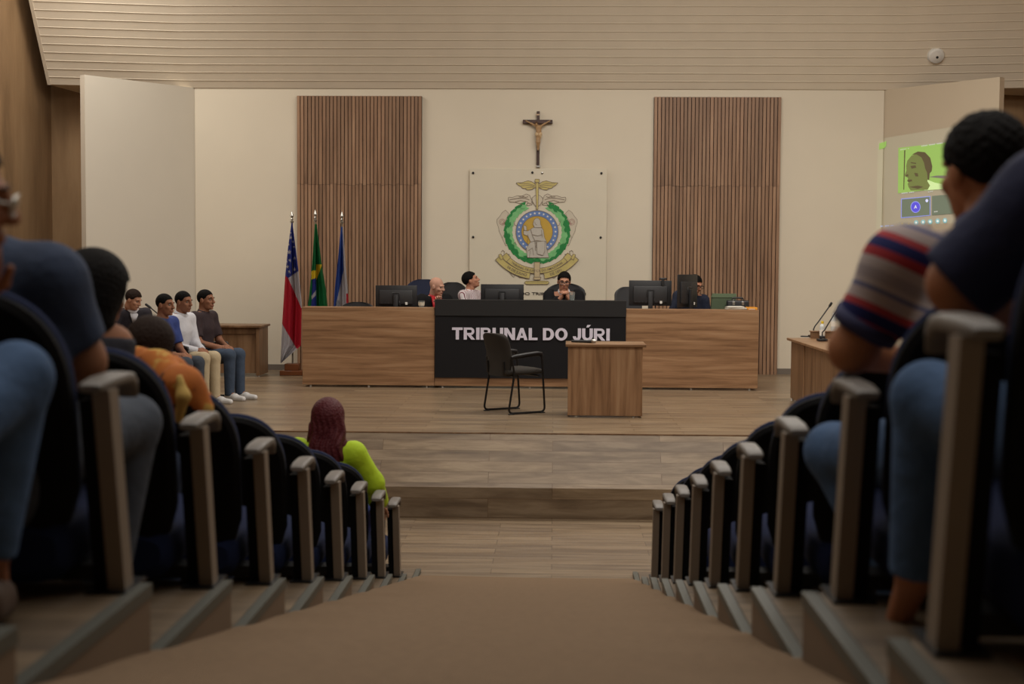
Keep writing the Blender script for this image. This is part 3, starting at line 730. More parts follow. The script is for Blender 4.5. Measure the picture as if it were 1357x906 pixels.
    def shirt(s, mt, sleeve='short', slen=.78, infl=.012, name='shirt', hem=-.04, cuff=.06, neckcut=.0, open_=0.0, vox=None):
        pr = s.inf(s.torso, infl * s.sc); J = s.J
        for c in s.arm:
            a, b, w = J['sh' + c], J['el' + c], J['wr' + c]; ra = s.arm[c][0][3]; rb = s.arm[c][0][4]
            if sleeve == 'short':
                e = a + (b - a) * slen; pr.append(clipc(a, e, ra + infl, max(rb, .045) + infl + .008))
            elif sleeve == 'long':
                e = b + (w - b) * .93; pr.append(cone(a, b, ra + infl, rb + infl + .003)); pr.append(clipc(b, e, rb + infl + .003, .03 * s.sc + infl))
            elif sleeve == 'robe':
                e = b + (w - b) * .9; pr.append(cone(a, b, ra + .03, rb + .035)); pr.append(clipc(b, e, rb + .035, .065))
        pl, nk, cn = J['pel'], J['neck'], s.cn
        hz = hem * s.sc
        def cut(d, P):
            d = np.maximum(d, -((P - pl) @ cn - hz))
            d = np.maximum(d, np.where(np.linalg.norm(P - nk, axis=-1) < .14 * s.sc, (P - nk) @ cn - (.022 - neckcut) * s.sc, -1))
            return d
        lo, hi = bounds(pr, .03); s.kids.append((name, nets(lambda P: cut(blend(pr, P, .035 * s.sc), P), lo, hi, vox or s.vox * .9), mt)); return s
    def collar(s, mt, r=.066, h=.035):
        J = s.J; c = J['neck'] - s.cn * .012 * s.sc; bm = B(); rings = []
        ax = unit(s.cn * .9 + s.fw * .25)
        for rr, z in ((r + .022, -.004), (r + .008, h + .018), (r - .004, h + .02), (r + .006, -.004)):
            rings.append([c + (s.rt * math.cos(2 * PI * k / 20) + np.cross(s.rt, ax) * -math.sin(2 * PI * k / 20) * .95) * rr * s.sc + ax * z * s.sc for k in range(20)])
        loft(bm, [[Vector(p) for p in q] for q in rings], False, 0, True); bmesh.ops.recalc_face_normals(bm, faces=bm.faces[:])
        s.kids.append(('collar', bm, mt)); return s
    def trousers(s, mt, infl=.013, name='trousers', low=.02):
        pr = s.inf([s.torso[0]], infl * .6); J = s.J
        for c in s.leg:
            h_, k_, a_ = s.leg[c][0][1], J['kn' + c], J['an' + c]
            pr += [cone(h_, k_, s.leg[c][0][3] + infl * .8, s.leg[c][0][4] + infl), clipc(k_, a_ + (a_ - k_) * low, s.leg[c][1][3] + infl, .044 * s.sc + infl)]
        pl = J['pel']; cn = s.cn
        fl2 = s.fw
        cut = lambda d, P: np.maximum(d, np.where((P - pl) @ fl2 < .16 * s.sc, (P - pl) @ cn - .075 * s.sc, -1))
        lo, hi = bounds(pr, .03); s.kids.append((name, nets(lambda P: cut(blend(pr, P, .03), P), lo, hi, s.vox * .9), mt)); return s
    def shoes(s, mt, sole=None, sandal=False):
        for c in s.leg:
            a, t_ = s.J['an' + c], s.J['to' + c]; d = unit((t_ - a) * NV3((1, 1, 0))); z = t_[2] - .028 * s.sc
            heel = NV3((a[0], a[1], z + .035)) - d * .03 * s.sc; toe = NV3((t_[0], t_[1], z + .028)) + d * .045 * s.sc; mid = (heel + toe) / 2
            if sandal:
                pr = [fcone(heel + NV3((0, 0, -.022)), toe + NV3((0, 0, -.022)), .036, .042, (0, 0, 1), .35)]
            else: pr = [cone(heel, mid + NV3((0, 0, .004)), .038, .042), cone(mid, toe, .042, .032), cone(heel + NV3((0, 0, .03)), mid + NV3((0, 0, .02)), .035, .034)]
            s.kids.append(('sandal' if sandal else 'shoe', solid(pr, .009, .02, lambda d_, P: np.maximum(d_, z - .006 - P[..., 2])), mt))
        return s
    def hair(s, style, mt):
        H = s.HP; inv = s.H
        shell = lambda e: s.hell((0, -.016, .034), (.077 + e, .097 + e, .089 + e))
        def local(P): return ((P - s.J['head']) @ inv) / s.sc
        if style == 'short' or style == 'crop' or style == 'fringe':
            e = {'short': .011, 'crop': .004, 'fringe': .004}[style]; pr = [shell(e)]
            def cut(d, P):
                q = local(P); x, y, z = q[..., 0], q[..., 1], q[..., 2]
                zl = -.062 + (y + .11) * .62; zl = np.where(y > .045, .054 + (y - .045) * .55, zl)
                zl = zl + .004 * np.sin(x * 310 + z * 130) + .003 * np.sin(x * 720 + 1)
                d = d + (.0028 * np.sin(x * 190 + 3 * np.sin(y * 90)) * np.sin(y * 150 + z * 210) * (e > .008) * s.sc)
                d = np.maximum(d, (zl - z) * .85 * s.sc)
                return d
        elif style in ('bob', 'smallbob'):
            pr = [shell(.012), s.hell((0, -.03, -.03), (.086, .078, .10))] if style == 'smallbob' else [shell(.03), s.hell((0, -.035, -.03), (.108, .09, .12)), s.hell((0, -.04, -.085), (.105, .08, .06))]
            def cut(d, P):
                q = local(P); x, y, z = q[..., 0], q[..., 1], q[..., 2]
                d = np.maximum(d, np.where(z < .055, (y - .038) * s.sc, -1)); return np.maximum(d, (-.125 - z) * s.sc)
        elif style == 'long':
            pr = [shell(.030), s.hell((0, -.055, -.07), (.118, .085, .16)), s.hell((-.06, -.10, -.17), (.055, .05, .10)), s.hell((.05, -.11, -.18), (.06, .05, .13)), s.hell((0, -.12, -.2), (.075, .05, .10)), s.hell((.095, -.06, -.15), (.032, .05, .1)), s.hcone((.08, -.10, -.2), (.15, -.09, -.235), .035, .018), s.hcone((-.09, -.06, -.1), (-.11, -.07, -.22), .03, .012)]
            def cut(d, P):
                q = local(P); x, y, z = q[..., 0], q[..., 1], q[..., 2]
                d = d + .005 * np.sin(x * 170 + 2 * np.sin(z * 30)) * np.clip((.08 - z) * 8, 0, 1) * s.sc
                return np.maximum(d, np.where(z < .05, (y - .03) * s.sc, -1))
        lo, hi = bounds(pr, .03); m = nets(lambda P: cut(blend(pr, P, .02), P), lo, hi, s.hvox)
        s.kids.append(('hair', m, mt)); return s
    def face(s, brow=None):
        for x in (-.031, .031):
            bm = B(); ball(bm, s.HP((x, .0755, .008)), .0118 * s.sc, 8, 0); ball(bm, s.HP((x, .0835, .0075)), .0056 * s.sc, 6, 1); s.kids.append(('eye', bm, [m_eye, m_iris]))
            if brow:
                bm = B(); tube(bm, [s.HP((x * .5, .096, .032)), s.HP((x, .0945, .0355)), s.HP((x * 1.5, .084, .031))], .0036 * s.sc, 6); s.kids.append(('eyebrow', bm, brow))
        return s
    def lips(s):
        bm = B(); 
        for z in (-.055, -.064): tube(bm, [s.HP((-.022, .095, z - .001)), s.HP((0, .104, z)), s.HP((.022, .095, z - .001))], [.002 * s.sc, .0052 * s.sc, .002 * s.sc], 6)
        s.kids.append(('lips', bm, m_lip)); return s
    def glasses(s, mt, thick=.0035):
        bm = B(); T = lambda v: Vector(s.HP(v))
        for x in (-.033, .033):
            tube(bm, [T((x + .027 * math.copysign(abs(math.cos(a)) ** .5, math.cos(a)), .114 - .004 * abs(math.cos(a)), .004 + .017 * math.copysign(abs(math.sin(a)) ** .5, math.sin(a)))) for a in [2 * PI * k / 16 for k in range(16)]], thick * s.sc, 6, 0, True)
            sg = 1 if x > 0 else -1
            tube(bm, [T((x + sg * .026, .11, .01)), T((sg * .08, .05, .012)), T((sg * .082, -.01, .008))], thick * s.sc * .8, 6)
        tube(bm, [T((-.008, .115, .008)), T((.008, .115, .008))], thick * s.sc, 6)
        s.kids.append(('glasses', bm, mt)); return s
# ================================================================== BENCH
YD = fl(703, 515).y
DX = [at(px, 460, YD).x for px in (400.5, 576, 829, 1005)]
zL = at(488, 408, YD).z; zC = at(703, 399, YD).z; zR = at(917, 410, YD).z
BENCH_Z = (zL + zR) / 2
def bench(x0, x1, zt, label, m):
    t = thing('bench_desk', label, 'desk', ((x0 + x1) / 2, YD + .4, 0)); w = (x1 - x0) / 2 - .002
    bm = B(); bb(bm, (-w, -.4, .03), (w, -.375, zt - .02), .002, 1); obj('front_panel', bm, m, t)
    bm = B(); bb(bm, (-w, -.4, zt - .02), (w, -.08, zt + .004), .003, 1); obj('counter_top', bm, m, t)
    for s in (-1, 1):
        bm = B(); bb(bm, (s * w, -.374, .03), (s * (w - .025), .10, .72)); bb(bm, (s * w, -.374, .72), (s * (w - .025), -.09, zt - .021)); obj('side_panel', bm, m, t)
    bm = B(); bb(bm, (-w, -.374, .72), (w, .14, .745), .003, 1); obj('work_surface', bm, m, t)
    for x in (-w + .1, 0, w - .1):
        for y in (-.36, .06):
            bm = B(); lathe(bm, [(.014, .145 if False else 0), (.016, .004), (.011, .03), (.011, .034)], (x, y, 0), 8); obj('glide_foot', bm, m_white, t)
    return t
bench(DX[0], DX[1], BENCH_Z, 'left walnut bench module beside the flags, empty chair behind it', m_deskH)
bench(DX[1], DX[2], zC - .012, 'raised middle walnut bench module hung with the black banner', m_deskH)
bench(DX[2], DX[3], BENCH_Z, 'right walnut bench module carrying papers and two monitors', m_deskH)
bm = B(); bb(bm, (DX[0] + .3, YD + .84, 0), (DX[3] - .2, 20.9, .14)); struct('stage_dais', bm, m_stage)
DAIS = .14
# banner
bx0, bx1 = at(576.3, 450, YD - .03).x, at(829.3, 450, YD - .03).x; zb = at(703, 501.3, YD - .03).z; zt = zC + .004
bt = thing('banner', 'black cloth banner reading TRIBUNAL DO JÚRI hung over the middle bench', 'banner', ((bx0 + bx1) / 2, YD, 0))
w = (bx1 - bx0) / 2
bm = B(); V = []
zz = [zt + .0] + [zt - (zt - zb) * i / 14 for i in range(1, 15)]
for j in range(41):
    x = -w + 2 * w * j / 40; col = [bm.verts.new((x, .30, zt + .002)), bm.verts.new((x, -.012, zt + .003))]
    for i, z in enumerate(zz): col.append(bm.verts.new((x, -.018 - .002 * math.sin(j * .5 + i * .2) - .003 * (i / 14), z - .001 * math.sin(j * .7))))
    V.append(col)
for a, b in zip(V, V[1:]):
    for i in range(len(a) - 1): bm.faces.new((a[i], b[i], b[i + 1], a[i + 1]))
obj('cloth', bm, m_banner, bt)
zf = at(703, 419, YD - .03).z
bm = B(); bb(bm, (-w - .003, -.030, zf), (w + .003, -.0235, zt + .004), .002, 1); bb(bm, (-w - .003, -.030, zt + .003), (w + .003, .28, zt + .008), .002, 1); obj('folded_hem', bm, mat('black_banner_hem', S(42, 41, 41), .75, bump=.15, bscale=300, spec=.2), bt)
g = bold_text('TRIBUNAL DO JÚRI')
a, b = at(599, 442, YD - .03), at(808, 443, YD - .03); fit_text(g, (b - a).length, None)
ys = sorted(v.co.y for v in g.verts)
ymax = None
cap = at(703, 433.5, YD).z - at(703, 449.5, YD).z
k = cap / .0001 if False else None
# scale height by the plain capitals (first letter)
xs_ = min(v.co.x for v in g.verts); first = [v.co.y for v in g.verts if v.co.x < xs_ + .1]
h0, h1 = min(first), max(first); ky = cap / (h1 - h0)
cc = (a + b) / 2
for v in g.verts: v.co = Vector((v.co.x + cc.x - bt.location.x, -.0275 - v.co.z * .2, cc.z + (v.co.y - (h0 + h1) / 2) * ky))
obj('lettering', g, m_letter, bt)
# ------------------------------------------------------------------ monitors
def monitor(label, px0, px1, py0, py1, Y, rz=0.0, portrait=False, group="monitors on the bench", zs=.745):
    a, b = at(px0, (py0 + py1) / 2, Y), at(px1, (py0 + py1) / 2, Y); top, bot = at((px0 + px1) / 2, py0, Y).z, at((px0 + px1) / 2, py1, Y).z
    w = (b.x - a.x) / max(math.cos(rz), .2) / 2 if not portrait else portrait / 2
    t = thing('monitor', label, 'monitor', ((a.x + b.x) / 2, Y, zs), rz, group); z0, z1 = bot - zs, top - zs; zc = (z0 + z1) / 2
    bm = B(); bb(bm, (-w, 0, z0), (w, .022, z1), .006, 2); obj('casing', bm, m_mon, t)
    bm = B(); bb(bm, (-w * .8, -.024, z0 + (z1 - z0) * .12), (w * .8, .004, z1 - (z1 - z0) * .22), .012, 2)
    for i in range(9): bb(bm, (-w * .7 + i * w * .16, -.0255, z0 + .04), (-w * .7 + i * w * .16 + .012, -.023, z0 + .06))
    obj('rear_bulge', bm, mat('monitor_rear_plastic', S(44, 44, 46), .5), t)
    bm = B(); bb(bm, (-w + .012, .0215, z0 + .018), (w - .012, .0235, z1 - .012)); obj('screen', bm, m_screen, t)
    bm = B(); bb(bm, (-.03, -.062, .012), (.03, -.030, zc + .02), .006, 2); bb(bm, (-.05, -.034, zc - .05), (.05, -.02, zc + .05), .004, 1); obj('stand_neck', bm, m_mon, t)
    bm = B(); lathe(bm, [(.105, 0), (.105, .008), (.09, .013)], (0, -.03, 0), 24); obj('stand_base', bm, m_black, t)
    bm = B(); tube(bm, arc((.04, -.026, zc - .06), (.09, -.06, .2), (.06, -.05, .01), 8), .004, 6); obj('cable', bm, m_black, t)
    bm = B(); bb(bm, (w * .45, -.0262, z0 + .03), (w * .45 + .03, -.0235, z0 + .065)); obj('rear_sticker', bm, m_white, t)
    return t
monitor('black monitor seen from behind on the left bench module', 497.5, 552.5, 378, 406.5, YD + .45)
monitor('black monitor seen from behind left of the judge in glasses', 637, 694, 376.5, 404, YD + .5)
tM = monitor('black monitor with a webcam clipped on top, right bench module', 833.5, 890, 371.5, 405, YD + .45)
monitor('black monitor turned sideways in front of the navy-shirted man', 897.5, 926, 363.5, 407, YD + .4, R(52), .46)
# webcam
p = at(878.5, 369, YD + .45); t = thing('webcam', 'small black webcam clipped on top of the right monitor', 'webcam', (p.x, p.y, at(878, 371.5, YD + .45).z))
bm = B(); tube(bm, [(-.05, 0, .022), (-.042, 0, .022), (.042, 0, .022), (.05, 0, .022)], [.008, .014, .014, .008], 10); obj('camera_bar', bm, m_black, t)
bm = B(); bb(bm, (-.018, -.026, -.075), (.018, -.004, .012), .004, 1); bb(bm, (-.02, -.02, 0), (.02, .026, .01), .003, 1); obj('clip', bm, m_black, t)
bm = B(); lathe(bm, [(.008, 0), (.008, .006), (.003, .007)], (0, .013, .022), 10, 0, Matrix.Rotation(R(-90), 3, 'X')); obj('lens', bm, m_screen, t)
# glasses, papers, envelope, briefcase, green case
def tumbler(label, px, pyb, Y, h, r, band):
    p = at(px, pyb, Y); t = thing('drinking_glass', label, 'glass', (p.x, p.y, p.z), 0, 'glasses of water on the bench')
    bm = B(); lathe(bm, [(r * .8, 0), (r, h), (r - .003, h), (r * .8 - .003, .006)], (0, 0, 0), 20); obj('cup', bm, m_glass, t)
    bm = B(); lathe(bm, [(r * .8 - .004, .007), (r * .93 - .004, h * .65)], (0, 0, 0), 18); obj('water', bm, mat('water', S(200, 208, 206), .05), t)
    if band:
        bm = B(); lathe(bm, [(r * .9 + .002, h * .35), (r * .97 + .002, h * .8), (r * .97 + .001, h * .8), (r * .9 + .001, h * .35)], (0, 0, 0), 20); obj('paper_band', bm, mat('cup_band', S(196, 190, 172), .7), t)
    return t
pz = at(558, 407.3, YD + .2); tumbler('short glass with a pale band standing by the bald man on the left bench', 558.5, 408, YD + .2, .095, .042, True)
tumbler('clear drinking glass on the banner-covered bench before the judge in glasses', 758, 398.4, YD + .22, .115, .04, False)
a, b = at(962, 410, YD + .12), at(988, 410, YD + .12); ZT = BENCH_Z + .0045
t = thing('paper_stack', 'loose stack of white papers on the right bench before the briefcase', 'papers', ((a.x + b.x) / 2, YD + .15, ZT), R(4)); w = (b.x - a.x) / 2
bm = B()
for i in range(10): box(bm, (random.uniform(-.012, .012) - .01 * (i > 6), random.uniform(-.01, .01), .0022 + i * .0042), (w * 2 * (.98 - .03 * i * (i > 4)), .21, .0036), Matrix.Rotation(random.uniform(-.06, .06), 3, 'Z'))
obj('sheets', bm, m_paper, t)
a, b = at(989.5, 410, YD + .1), at(1003, 410, YD + .1)
t = thing('envelope', 'orange paper envelope on the right end of the bench', 'envelope', ((a.x + b.x) / 2, YD + .14, ZT)); w = (b.x - a.x) / 2
bm = B(); bb(bm, (-w, -.1, 0), (w, .1, .032), .004, 1); obj('body', bm, mat('orange_paper', S(226, 154, 48), .7), t)
bm = B(); prism(bm, [(-w, .1, .033), (w, .1, .033), (.02, -.02, .035), (-.02, -.02, .035)], (0, 0, .002)); obj('flap', bm, mat('orange_paper_flap', S(214, 142, 42), .7), t)
bm = B(); bb(bm, (-w * .7, -.102, .006), (w * .5, -.0995, .014)); obj('white_strip', bm, m_paper, t)
a, b = at(963, 404, YD + .55), at(992, 404, YD + .55)
t = thing('briefcase', 'black hard briefcase with metal clasps standing behind the white papers', 'briefcase', ((a.x + b.x) / 2, YD + .55, .746)); w = (b.x - a.x) / 2; hz = at(977, 398.2, YD + .5).z - .746
bm = B(); bb(bm, (-w, -.065, 0), (w, .065, hz), .018, 3); bb(bm, (-w - .004, -.008, .0), (w + .004, .008, hz + .003), .003, 1); obj('shell', bm, mat('black_leather', S(34, 35, 38), .4, bump=.2, bscale=160), t)
bm = B(); tube(bm, fillet([(-w * .48, 0, hz), (-w * .44, 0, hz + .035), (w * .44, 0, hz + .035), (w * .48, 0, hz)], .02), .012, 8); obj('handle', bm, m_black, t)
for s in (-1, 1):
    bm = B(); bb(bm, (s * w * .42 - .016, -.072, hz - .06), (s * w * .42 + .016, -.064, hz - .012), .004, 1); bb(bm, (s * w * .42 - .010, -.02, hz - .004), (s * w * .42 + .010, .02, hz + .012), .003, 1); obj('clasp', bm, m_silver, t)
a, b = at(948, 400, YD + .62), at(975.5, 400, YD + .62); ht = at(962, 389, YD + .62).z - .746
t = thing('file_case', 'green file case with a flap standing beside the navy-shirted man', 'file case', ((a.x + b.x) / 2 - .03, YD + .68, .746)); w = (b.x - a.x) / 2 + .03
m_gr = mat('green_card', S(76, 90, 66), .7)
bm = B(); prism(bm, [(-w, -.05, 0), (w, -.05, 0), (w, -.05, ht - .045), (-w + .015, -.05, ht - .045)], (0, .1, 0)); obj('body', bm, m_gr, t)
bm = B(); prism(bm, [(-w + .01, -.056, ht - .05), (w + .004, -.056, ht - .05), (w + .004, -.05, ht), (-w + .03, -.05, ht)], (0, .11, 0)); obj('flap', bm, mat('green_card_flap', S(88, 104, 76), .7), t)
# ------------------------------------------------------------------ small table with microphone, visitor chair
f0 = fl(752, 552.5); f1 = fl(851, 554); TY = (f0.y + f1.y) / 2; tw = (f1.x - f0.x); tz = at(800, 459.5, TY).z
trz = math.atan2(f1.y - f0.y, f1.x - f0.x)
tt = thing('witness_table', 'small walnut table standing alone before the black banner', 'table', ((f0.x + f1.x) / 2, TY, 0), R(-.6))
w = tw / 2
bm = B(); bb(bm, (-w, 0, .02), (w, .022, tz - .0), .002, 1); obj('front_panel', bm, m_deskV, tt)
for s in (-1, 1): bm = B(); bb(bm, (s * w, .023, .02), (s * (w - .022), .56, tz), .002, 1); obj('side_panel', bm, m_deskV, tt)
bm = B(); bb(bm, (-w - .025, -.025, tz), (w + .035, .59, tz + .028), .004, 2); obj('table_top', bm, m_deskT, tt)
for s in (-1, 1):
    for y in (.03, .52): bm = B(); lathe(bm, [(.016, 0), (.018, .005), (.012, .02), (.012, .022)], (s * (w - .09), y, 0), 8); obj('glide_foot', bm, m_white, tt)
TTOP = tz + .028
a, b = at(757, 452.5, TY + .25), at(790, 453, TY + .25)
mt_ = thing('handheld_microphone', 'black handheld microphone with silver grille lying on the small table', 'microphone', ((a.x + b.x) / 2, TY + .2, TTOP + .021), R(-6)); w = (b.x - a.x) / 2
MX = Matrix.Rotation(R(90), 3, 'Y')
bm = B(); lathe(bm, [(.011, -w), (.013, -w + .01), (.016, w * .2), (.018, w * .62)], (0, 0, -.003), 14, 0, MX); obj('handle', bm, m_black, mt_)
bm = B(); lathe(bm, [(.018, w * .62), (.022, w * .70), (.0225, w * .84), (.017, w * .96), (.006, w)], (0, 0, 0), 16, 0, MX); obj('grille', bm, m_silver, mt_)
bm = B(); bb(bm, (w * .1, -.006, .012), (w * .3, .006, .016), .002, 1); obj('switch', bm, m_silver, mt_)
def visitor_chair(label, loc, rz, group=None):
    t = thing('visitor_armchair', label, 'chair', loc, rz, group)
    w = .245
    for s in (-1, 1):     # sled side frame with arm, one bent tube
        pts = fillet([(s * w, .22, .012), (s * w, -.225, .012), (s * w * .98, -.16, .45), (s * w * .97, -.185, .64)], .05) 
        bm = B(); tube(bm, [Vector(p) for p in fillet([(s * w, -.20, .60), (s * w, -.16, .44), (s * w, -.235, .014), (s * w, .235, .014), (s * w, .19, .635), (s * w, -.19, .60)], .06, 6)], .0115, 8)
        obj('side_frame', bm, m_blackmetal, t)
        bm = B(); tube(bm, fillet([(s * w, -.2, .607), (s * w, .0, .632), (s * w, .165, .65), (s * w, .2, .628)], .04), [.014] + [.021] * 12, 10) if False else tube(bm, [(s * w, -.2, .612), (s * w, -.16, .62), (s * w, .0, .638), (s * w, .13, .65), (s * w, .185, .642), (s * w, .198, .62)], [.012, .019, .021, .021, .019, .012], 10)
        obj('arm_pad', bm, m_black, t)
        for y in (-.2, .2): bm = B(); bb(bm, (s * w - .018, y - .03, 0), (s * w + .018, y + .03, .012), .003, 1); obj('glide_foot', bm, m_black, t)
    for y in (-.13, .15): bm = B(); tube(bm, [(-w, y, .405), (w, y, .405)], .01, 8); obj('seat_bar', bm, m_blackmetal, t)
    bm = B(); rings = []
    for y, hz, ww, zc in ((-.235, .02, .19, .445), (-.22, .033, .215, .446), (0, .036, .228, .448), (.17, .036, .222, .452), (.225, .028, .21, .448), (.25, .012, .19, .438)):
        rings.append([(ww * (abs(math.cos(a)) ** .35) * (1 if math.cos(a) > 0 else -1), y, zc + hz * (abs(math.sin(a)) ** .6) * (1 if math.sin(a) > 0 else -1)) for a in [2 * PI * k / 24 for k in range(24)]])
    loft(bm, rings); obj('seat', bm, m_chairfab, t)
    bm = B(); rings = []       # curved padded back
    for i in range(30):
        u = 1 - (1 - i / 29) ** 2; z = .40 + u * .46; hw = (.185 + .05 * min(1, u * 2.2)) * (1 if u < .85 else math.sqrt(max(0, 1 - ((u - .85) / .15) ** 2)) * .45 + .55)
        yb = -.215 - .075 * u + .03 * math.sin(u * PI); th = .032
        rings.append([Vector((hw * math.copysign(abs(math.cos(a)) ** .5, math.cos(a)), yb + th * math.copysign(abs(math.sin(a)) ** .7, math.sin(a)) - .05 * (math.cos(a)) ** 2 * -1 * .6, z)) for a in [2 * PI * k / 24 for k in range(24)]])
    loft(bm, rings); obj('backrest', bm, m_chairfab, t)
    for s in (-.16, .16): bm = B(); tube(bm, [(s, -.19, .41), (s, -.235, .44), (s, -.245, .56)], .012, 8); obj('back_bracket', bm, m_blackmetal, t)
    return t
nr = fl(675, 548.5); frt = fl(725, 546.5); fr_ = fl(638, 544.5)
cc = (frt + fr_) / 2
CH = visitor_chair('empty black visitor armchair standing before the black banner', (cc.x, cc.y, 0), R(-55))
# ------------------------------------------------------------------ office chairs behind the bench
def office_chair(label, x, y, z, rz, back_m, h=.5, top=1.08, bw=.23, group='office chairs behind the bench'):
    t = thing('office_chair', label, 'chair', (x, y, z), rz, group)
    for k in range(5):
        a = 2 * PI * k / 5 + .3; d = Vector((math.cos(a), math.sin(a), 0))
        bm = B(); tube(bm, [d * .03 + Vector((0, 0, .11)), d * .28 + Vector((0, 0, .075))], [.024, .015], 8); obj('base_arm', bm, m_black, t)
        bm = B(); lathe(bm, [(.027, -.018), (.029, 0), (.027, .018)], d * .285 + Vector((0, 0, .029)), 12, 0, Matrix.Rotation(a, 3, 'Z') @ Matrix.Rotation(R(90), 3, 'X')); tube(bm, [d * .285 + Vector((0, 0, .03)), d * .28 + Vector((0, 0, .075))], .008, 6); obj('caster', bm, m_black, t)
    bm = B(); lathe(bm, [(.03, .08), (.03, .28), (.018, .28), (.018, h - .06)], (0, 0, 0), 12); obj('gas_column', bm, m_black, t)
    bm = B(); bb(bm, (-.24, -.22, h - .07), (.24, .25, h), .035, 3); obj('seat', bm, back_m, t)
    bm = B(); rings = []
    for i in range(30):
        u = 1 - (1 - i / 29) ** 2; zz_ = h + .06 + u * (top - h - .06); hw = bw * (.86 + .14 * math.sin(min(1, u * 1.6) * PI / 2)) * (1 if u < .8 else math.sqrt(max(0.02, 1 - ((u - .8) / .21) ** 2)))
        yb = -.23 - .06 * u
        rings.append([Vector((hw * math.copysign(abs(math.cos(a)) ** .5, math.cos(a)), yb + .04 * math.copysign(abs(math.sin(a)) ** .7, math.sin(a)) + .03 * math.cos(a) ** 2, zz_)) for a in [2 * PI * k / 24 for k in range(24)]])
    loft(bm, rings); obj('backrest', bm, back_m, t)
    bm = B(); tube(bm, [(0, -.1, h - .08), (0, -.27, h - .05), (0, -.30, h + .2)], .022, 8); obj('back_support', bm, m_black, t)
    for s in (-1, 1):
        bm = B(); tube(bm, fillet([(s * .2, 0, h - .05), (s * .28, 0, h - .04), (s * .28, 0, h + .17)], .03), .013, 8); bb(bm, (s * .28 - .03, -.12, h + .17), (s * .28 + .03, .14, h + .2), .012, 2); obj('armrest', bm, m_black, t)
    return t
m_oblk = mat('black_leatherette', S(32, 32, 35), .5); m_onavy = mat('navy_chair_fabric', S(28, 36, 62), .8)
# ------------------------------------------------------------------ people at the bench
def headloc(sc, lean, side, twist, neckf=0):
    ML = Matrix.Rotation(side, 3, 'Y') @ Matrix.Rotation(-lean, 3, 'X') @ Matrix.Rotation(twist, 3, 'Z')
    return (ML @ Vector((0, .035 + neckf, .625))) * sc
def seatfor(px, py, Y, yaw, sc, lean=0, side=0, twist=0, neckf=0):
    return at(px, py, Y) - Matrix.Rotation(yaw, 3, 'Z') @ headloc(sc, lean, side, twist, neckf)
m_robe = mat('black_robe', S(22, 22, 24), .85, bump=.25, bscale=60, spec=.2); m_red = mat('red_satin', S(176, 26, 34), .5)
m_whiteshirt = mat('white_shirt', S(206, 206, 212), .85, var=.06, vscale=12)
m_dkpants = mat('black_trousers', S(24, 24, 27), .9); m_dkshoe = mat('black_shoes', S(20, 18, 18), .4); m_whshoe = mat('white_sneakers', S(208, 206, 204), .6)
m_stripe = bands('striped_shirt_cloth', (1, .25, .1), .021, [(0, S(212, 204, 204)), (.62, S(120, 70, 80))])
def behind(label, px, py, Y, yaw, sc, head, arms, skin_, **kw):
    lean, side, twist = kw.pop('lean', 0), kw.pop('side', 0), kw.pop('twist', 0)
    P = seatfor(px, py, Y, yaw, sc, lean, side, twist)
    F = Fig('person', label, P, yaw, sc, lean, side, twist, head=head, over=arms, skin_=skin_, vox=.015, **kw); return F, P
sk1, sk2, sk3 = skin(200, 154, 132), skin(184, 130, 104), skin(190, 138, 112)
# bald man in a robe, looking to his left along the bench
F, P = behind('bald person in black robe with red collar at the left bench end', 579, 379.5, YD + .72, R(180 + 28), 1.0, (R(38), R(-14), R(6)), dict(elL=(-.27, .20, .20), wrL=(-.03, .25, .37), elR=(.25, .2, .14), wrR=(.12, .36, .14)), sk1, lean=R(16))
F.shirt(m_robe, 'robe'); F.trousers(m_dkpants).shoes(m_dkshoe); F.collar(m_red, .07, .05)
bm = B(); J = F.J
for c in ('L', 'R'):
    n0 = J['neck'] + F.fw * .055 + F.rt * (.045 if c == 'R' else -.045) ; n1 = J['chest'] + F.fw * .155 + F.rt * (.05 if c == 'R' else -.05); n2 = J['waist'] + F.fw * .17
    tube(bm, [n0 + F.cn * .02, (n0 + n1) / 2 + F.fw * .06, n1, n2], [.028, .034, .034, .03], 8)
F.kid('red_stole', bm, m_red)
w_ = J['wrL']; e_ = J['elL']; bm = B(); d_ = unit(w_ - e_); tube(bm, [w_ - d_ * .055, w_ - d_ * .02], [.05, .052], 14); F.kid('red_cuff', bm, m_red)
bm = B(); tube(bm, [w_ - d_ * .03, w_ - d_ * .002], [.04, .04], 14); F.kid('white_cuff', bm, m_whiteshirt)
F.hand('L', (.35, .1, .9), (-.3, -.9, .2), .95); F.hand('R', None, (0, 0, 1), .3); F.face().lips(); F.make()
office_chair('navy high-backed office chair behind the bald robed man', P.x - .12, P.y + .02, DAIS, R(180), m_onavy, P.z - .1 - DAIS, at(560, 370, P.y + .28).z - DAIS, .25)
# man in a striped shirt, chin up, looking right
F, P = behind('person in striped shirt looking up to the right at the bench', 624, 371.5, YD + .78, R(180 + 62), .96, (R(30), R(16), R(0)), dict(elL=(-.24, .05, .16), wrL=(-.16, .27, .1), elR=(.24, .05, .16), wrR=(.16, .27, .1)), sk2, lean=R(-6))
F.shirt(m_stripe, 'short'); F.collar(m_stripe); F.trousers(m_dkpants).shoes(m_dkshoe); F.hair('short', m_hairblack); F.face(m_hairblack).lips(); F.hand('L').hand('R'); F.make()
office_chair('black office chair behind the man in the striped shirt', at(607, 390, P.y).x + .03, P.y + .1, DAIS, R(180 + 30), m_oblk, P.z - .1 - DAIS, at(609, 374, P.y + .2).z - DAIS, .21)
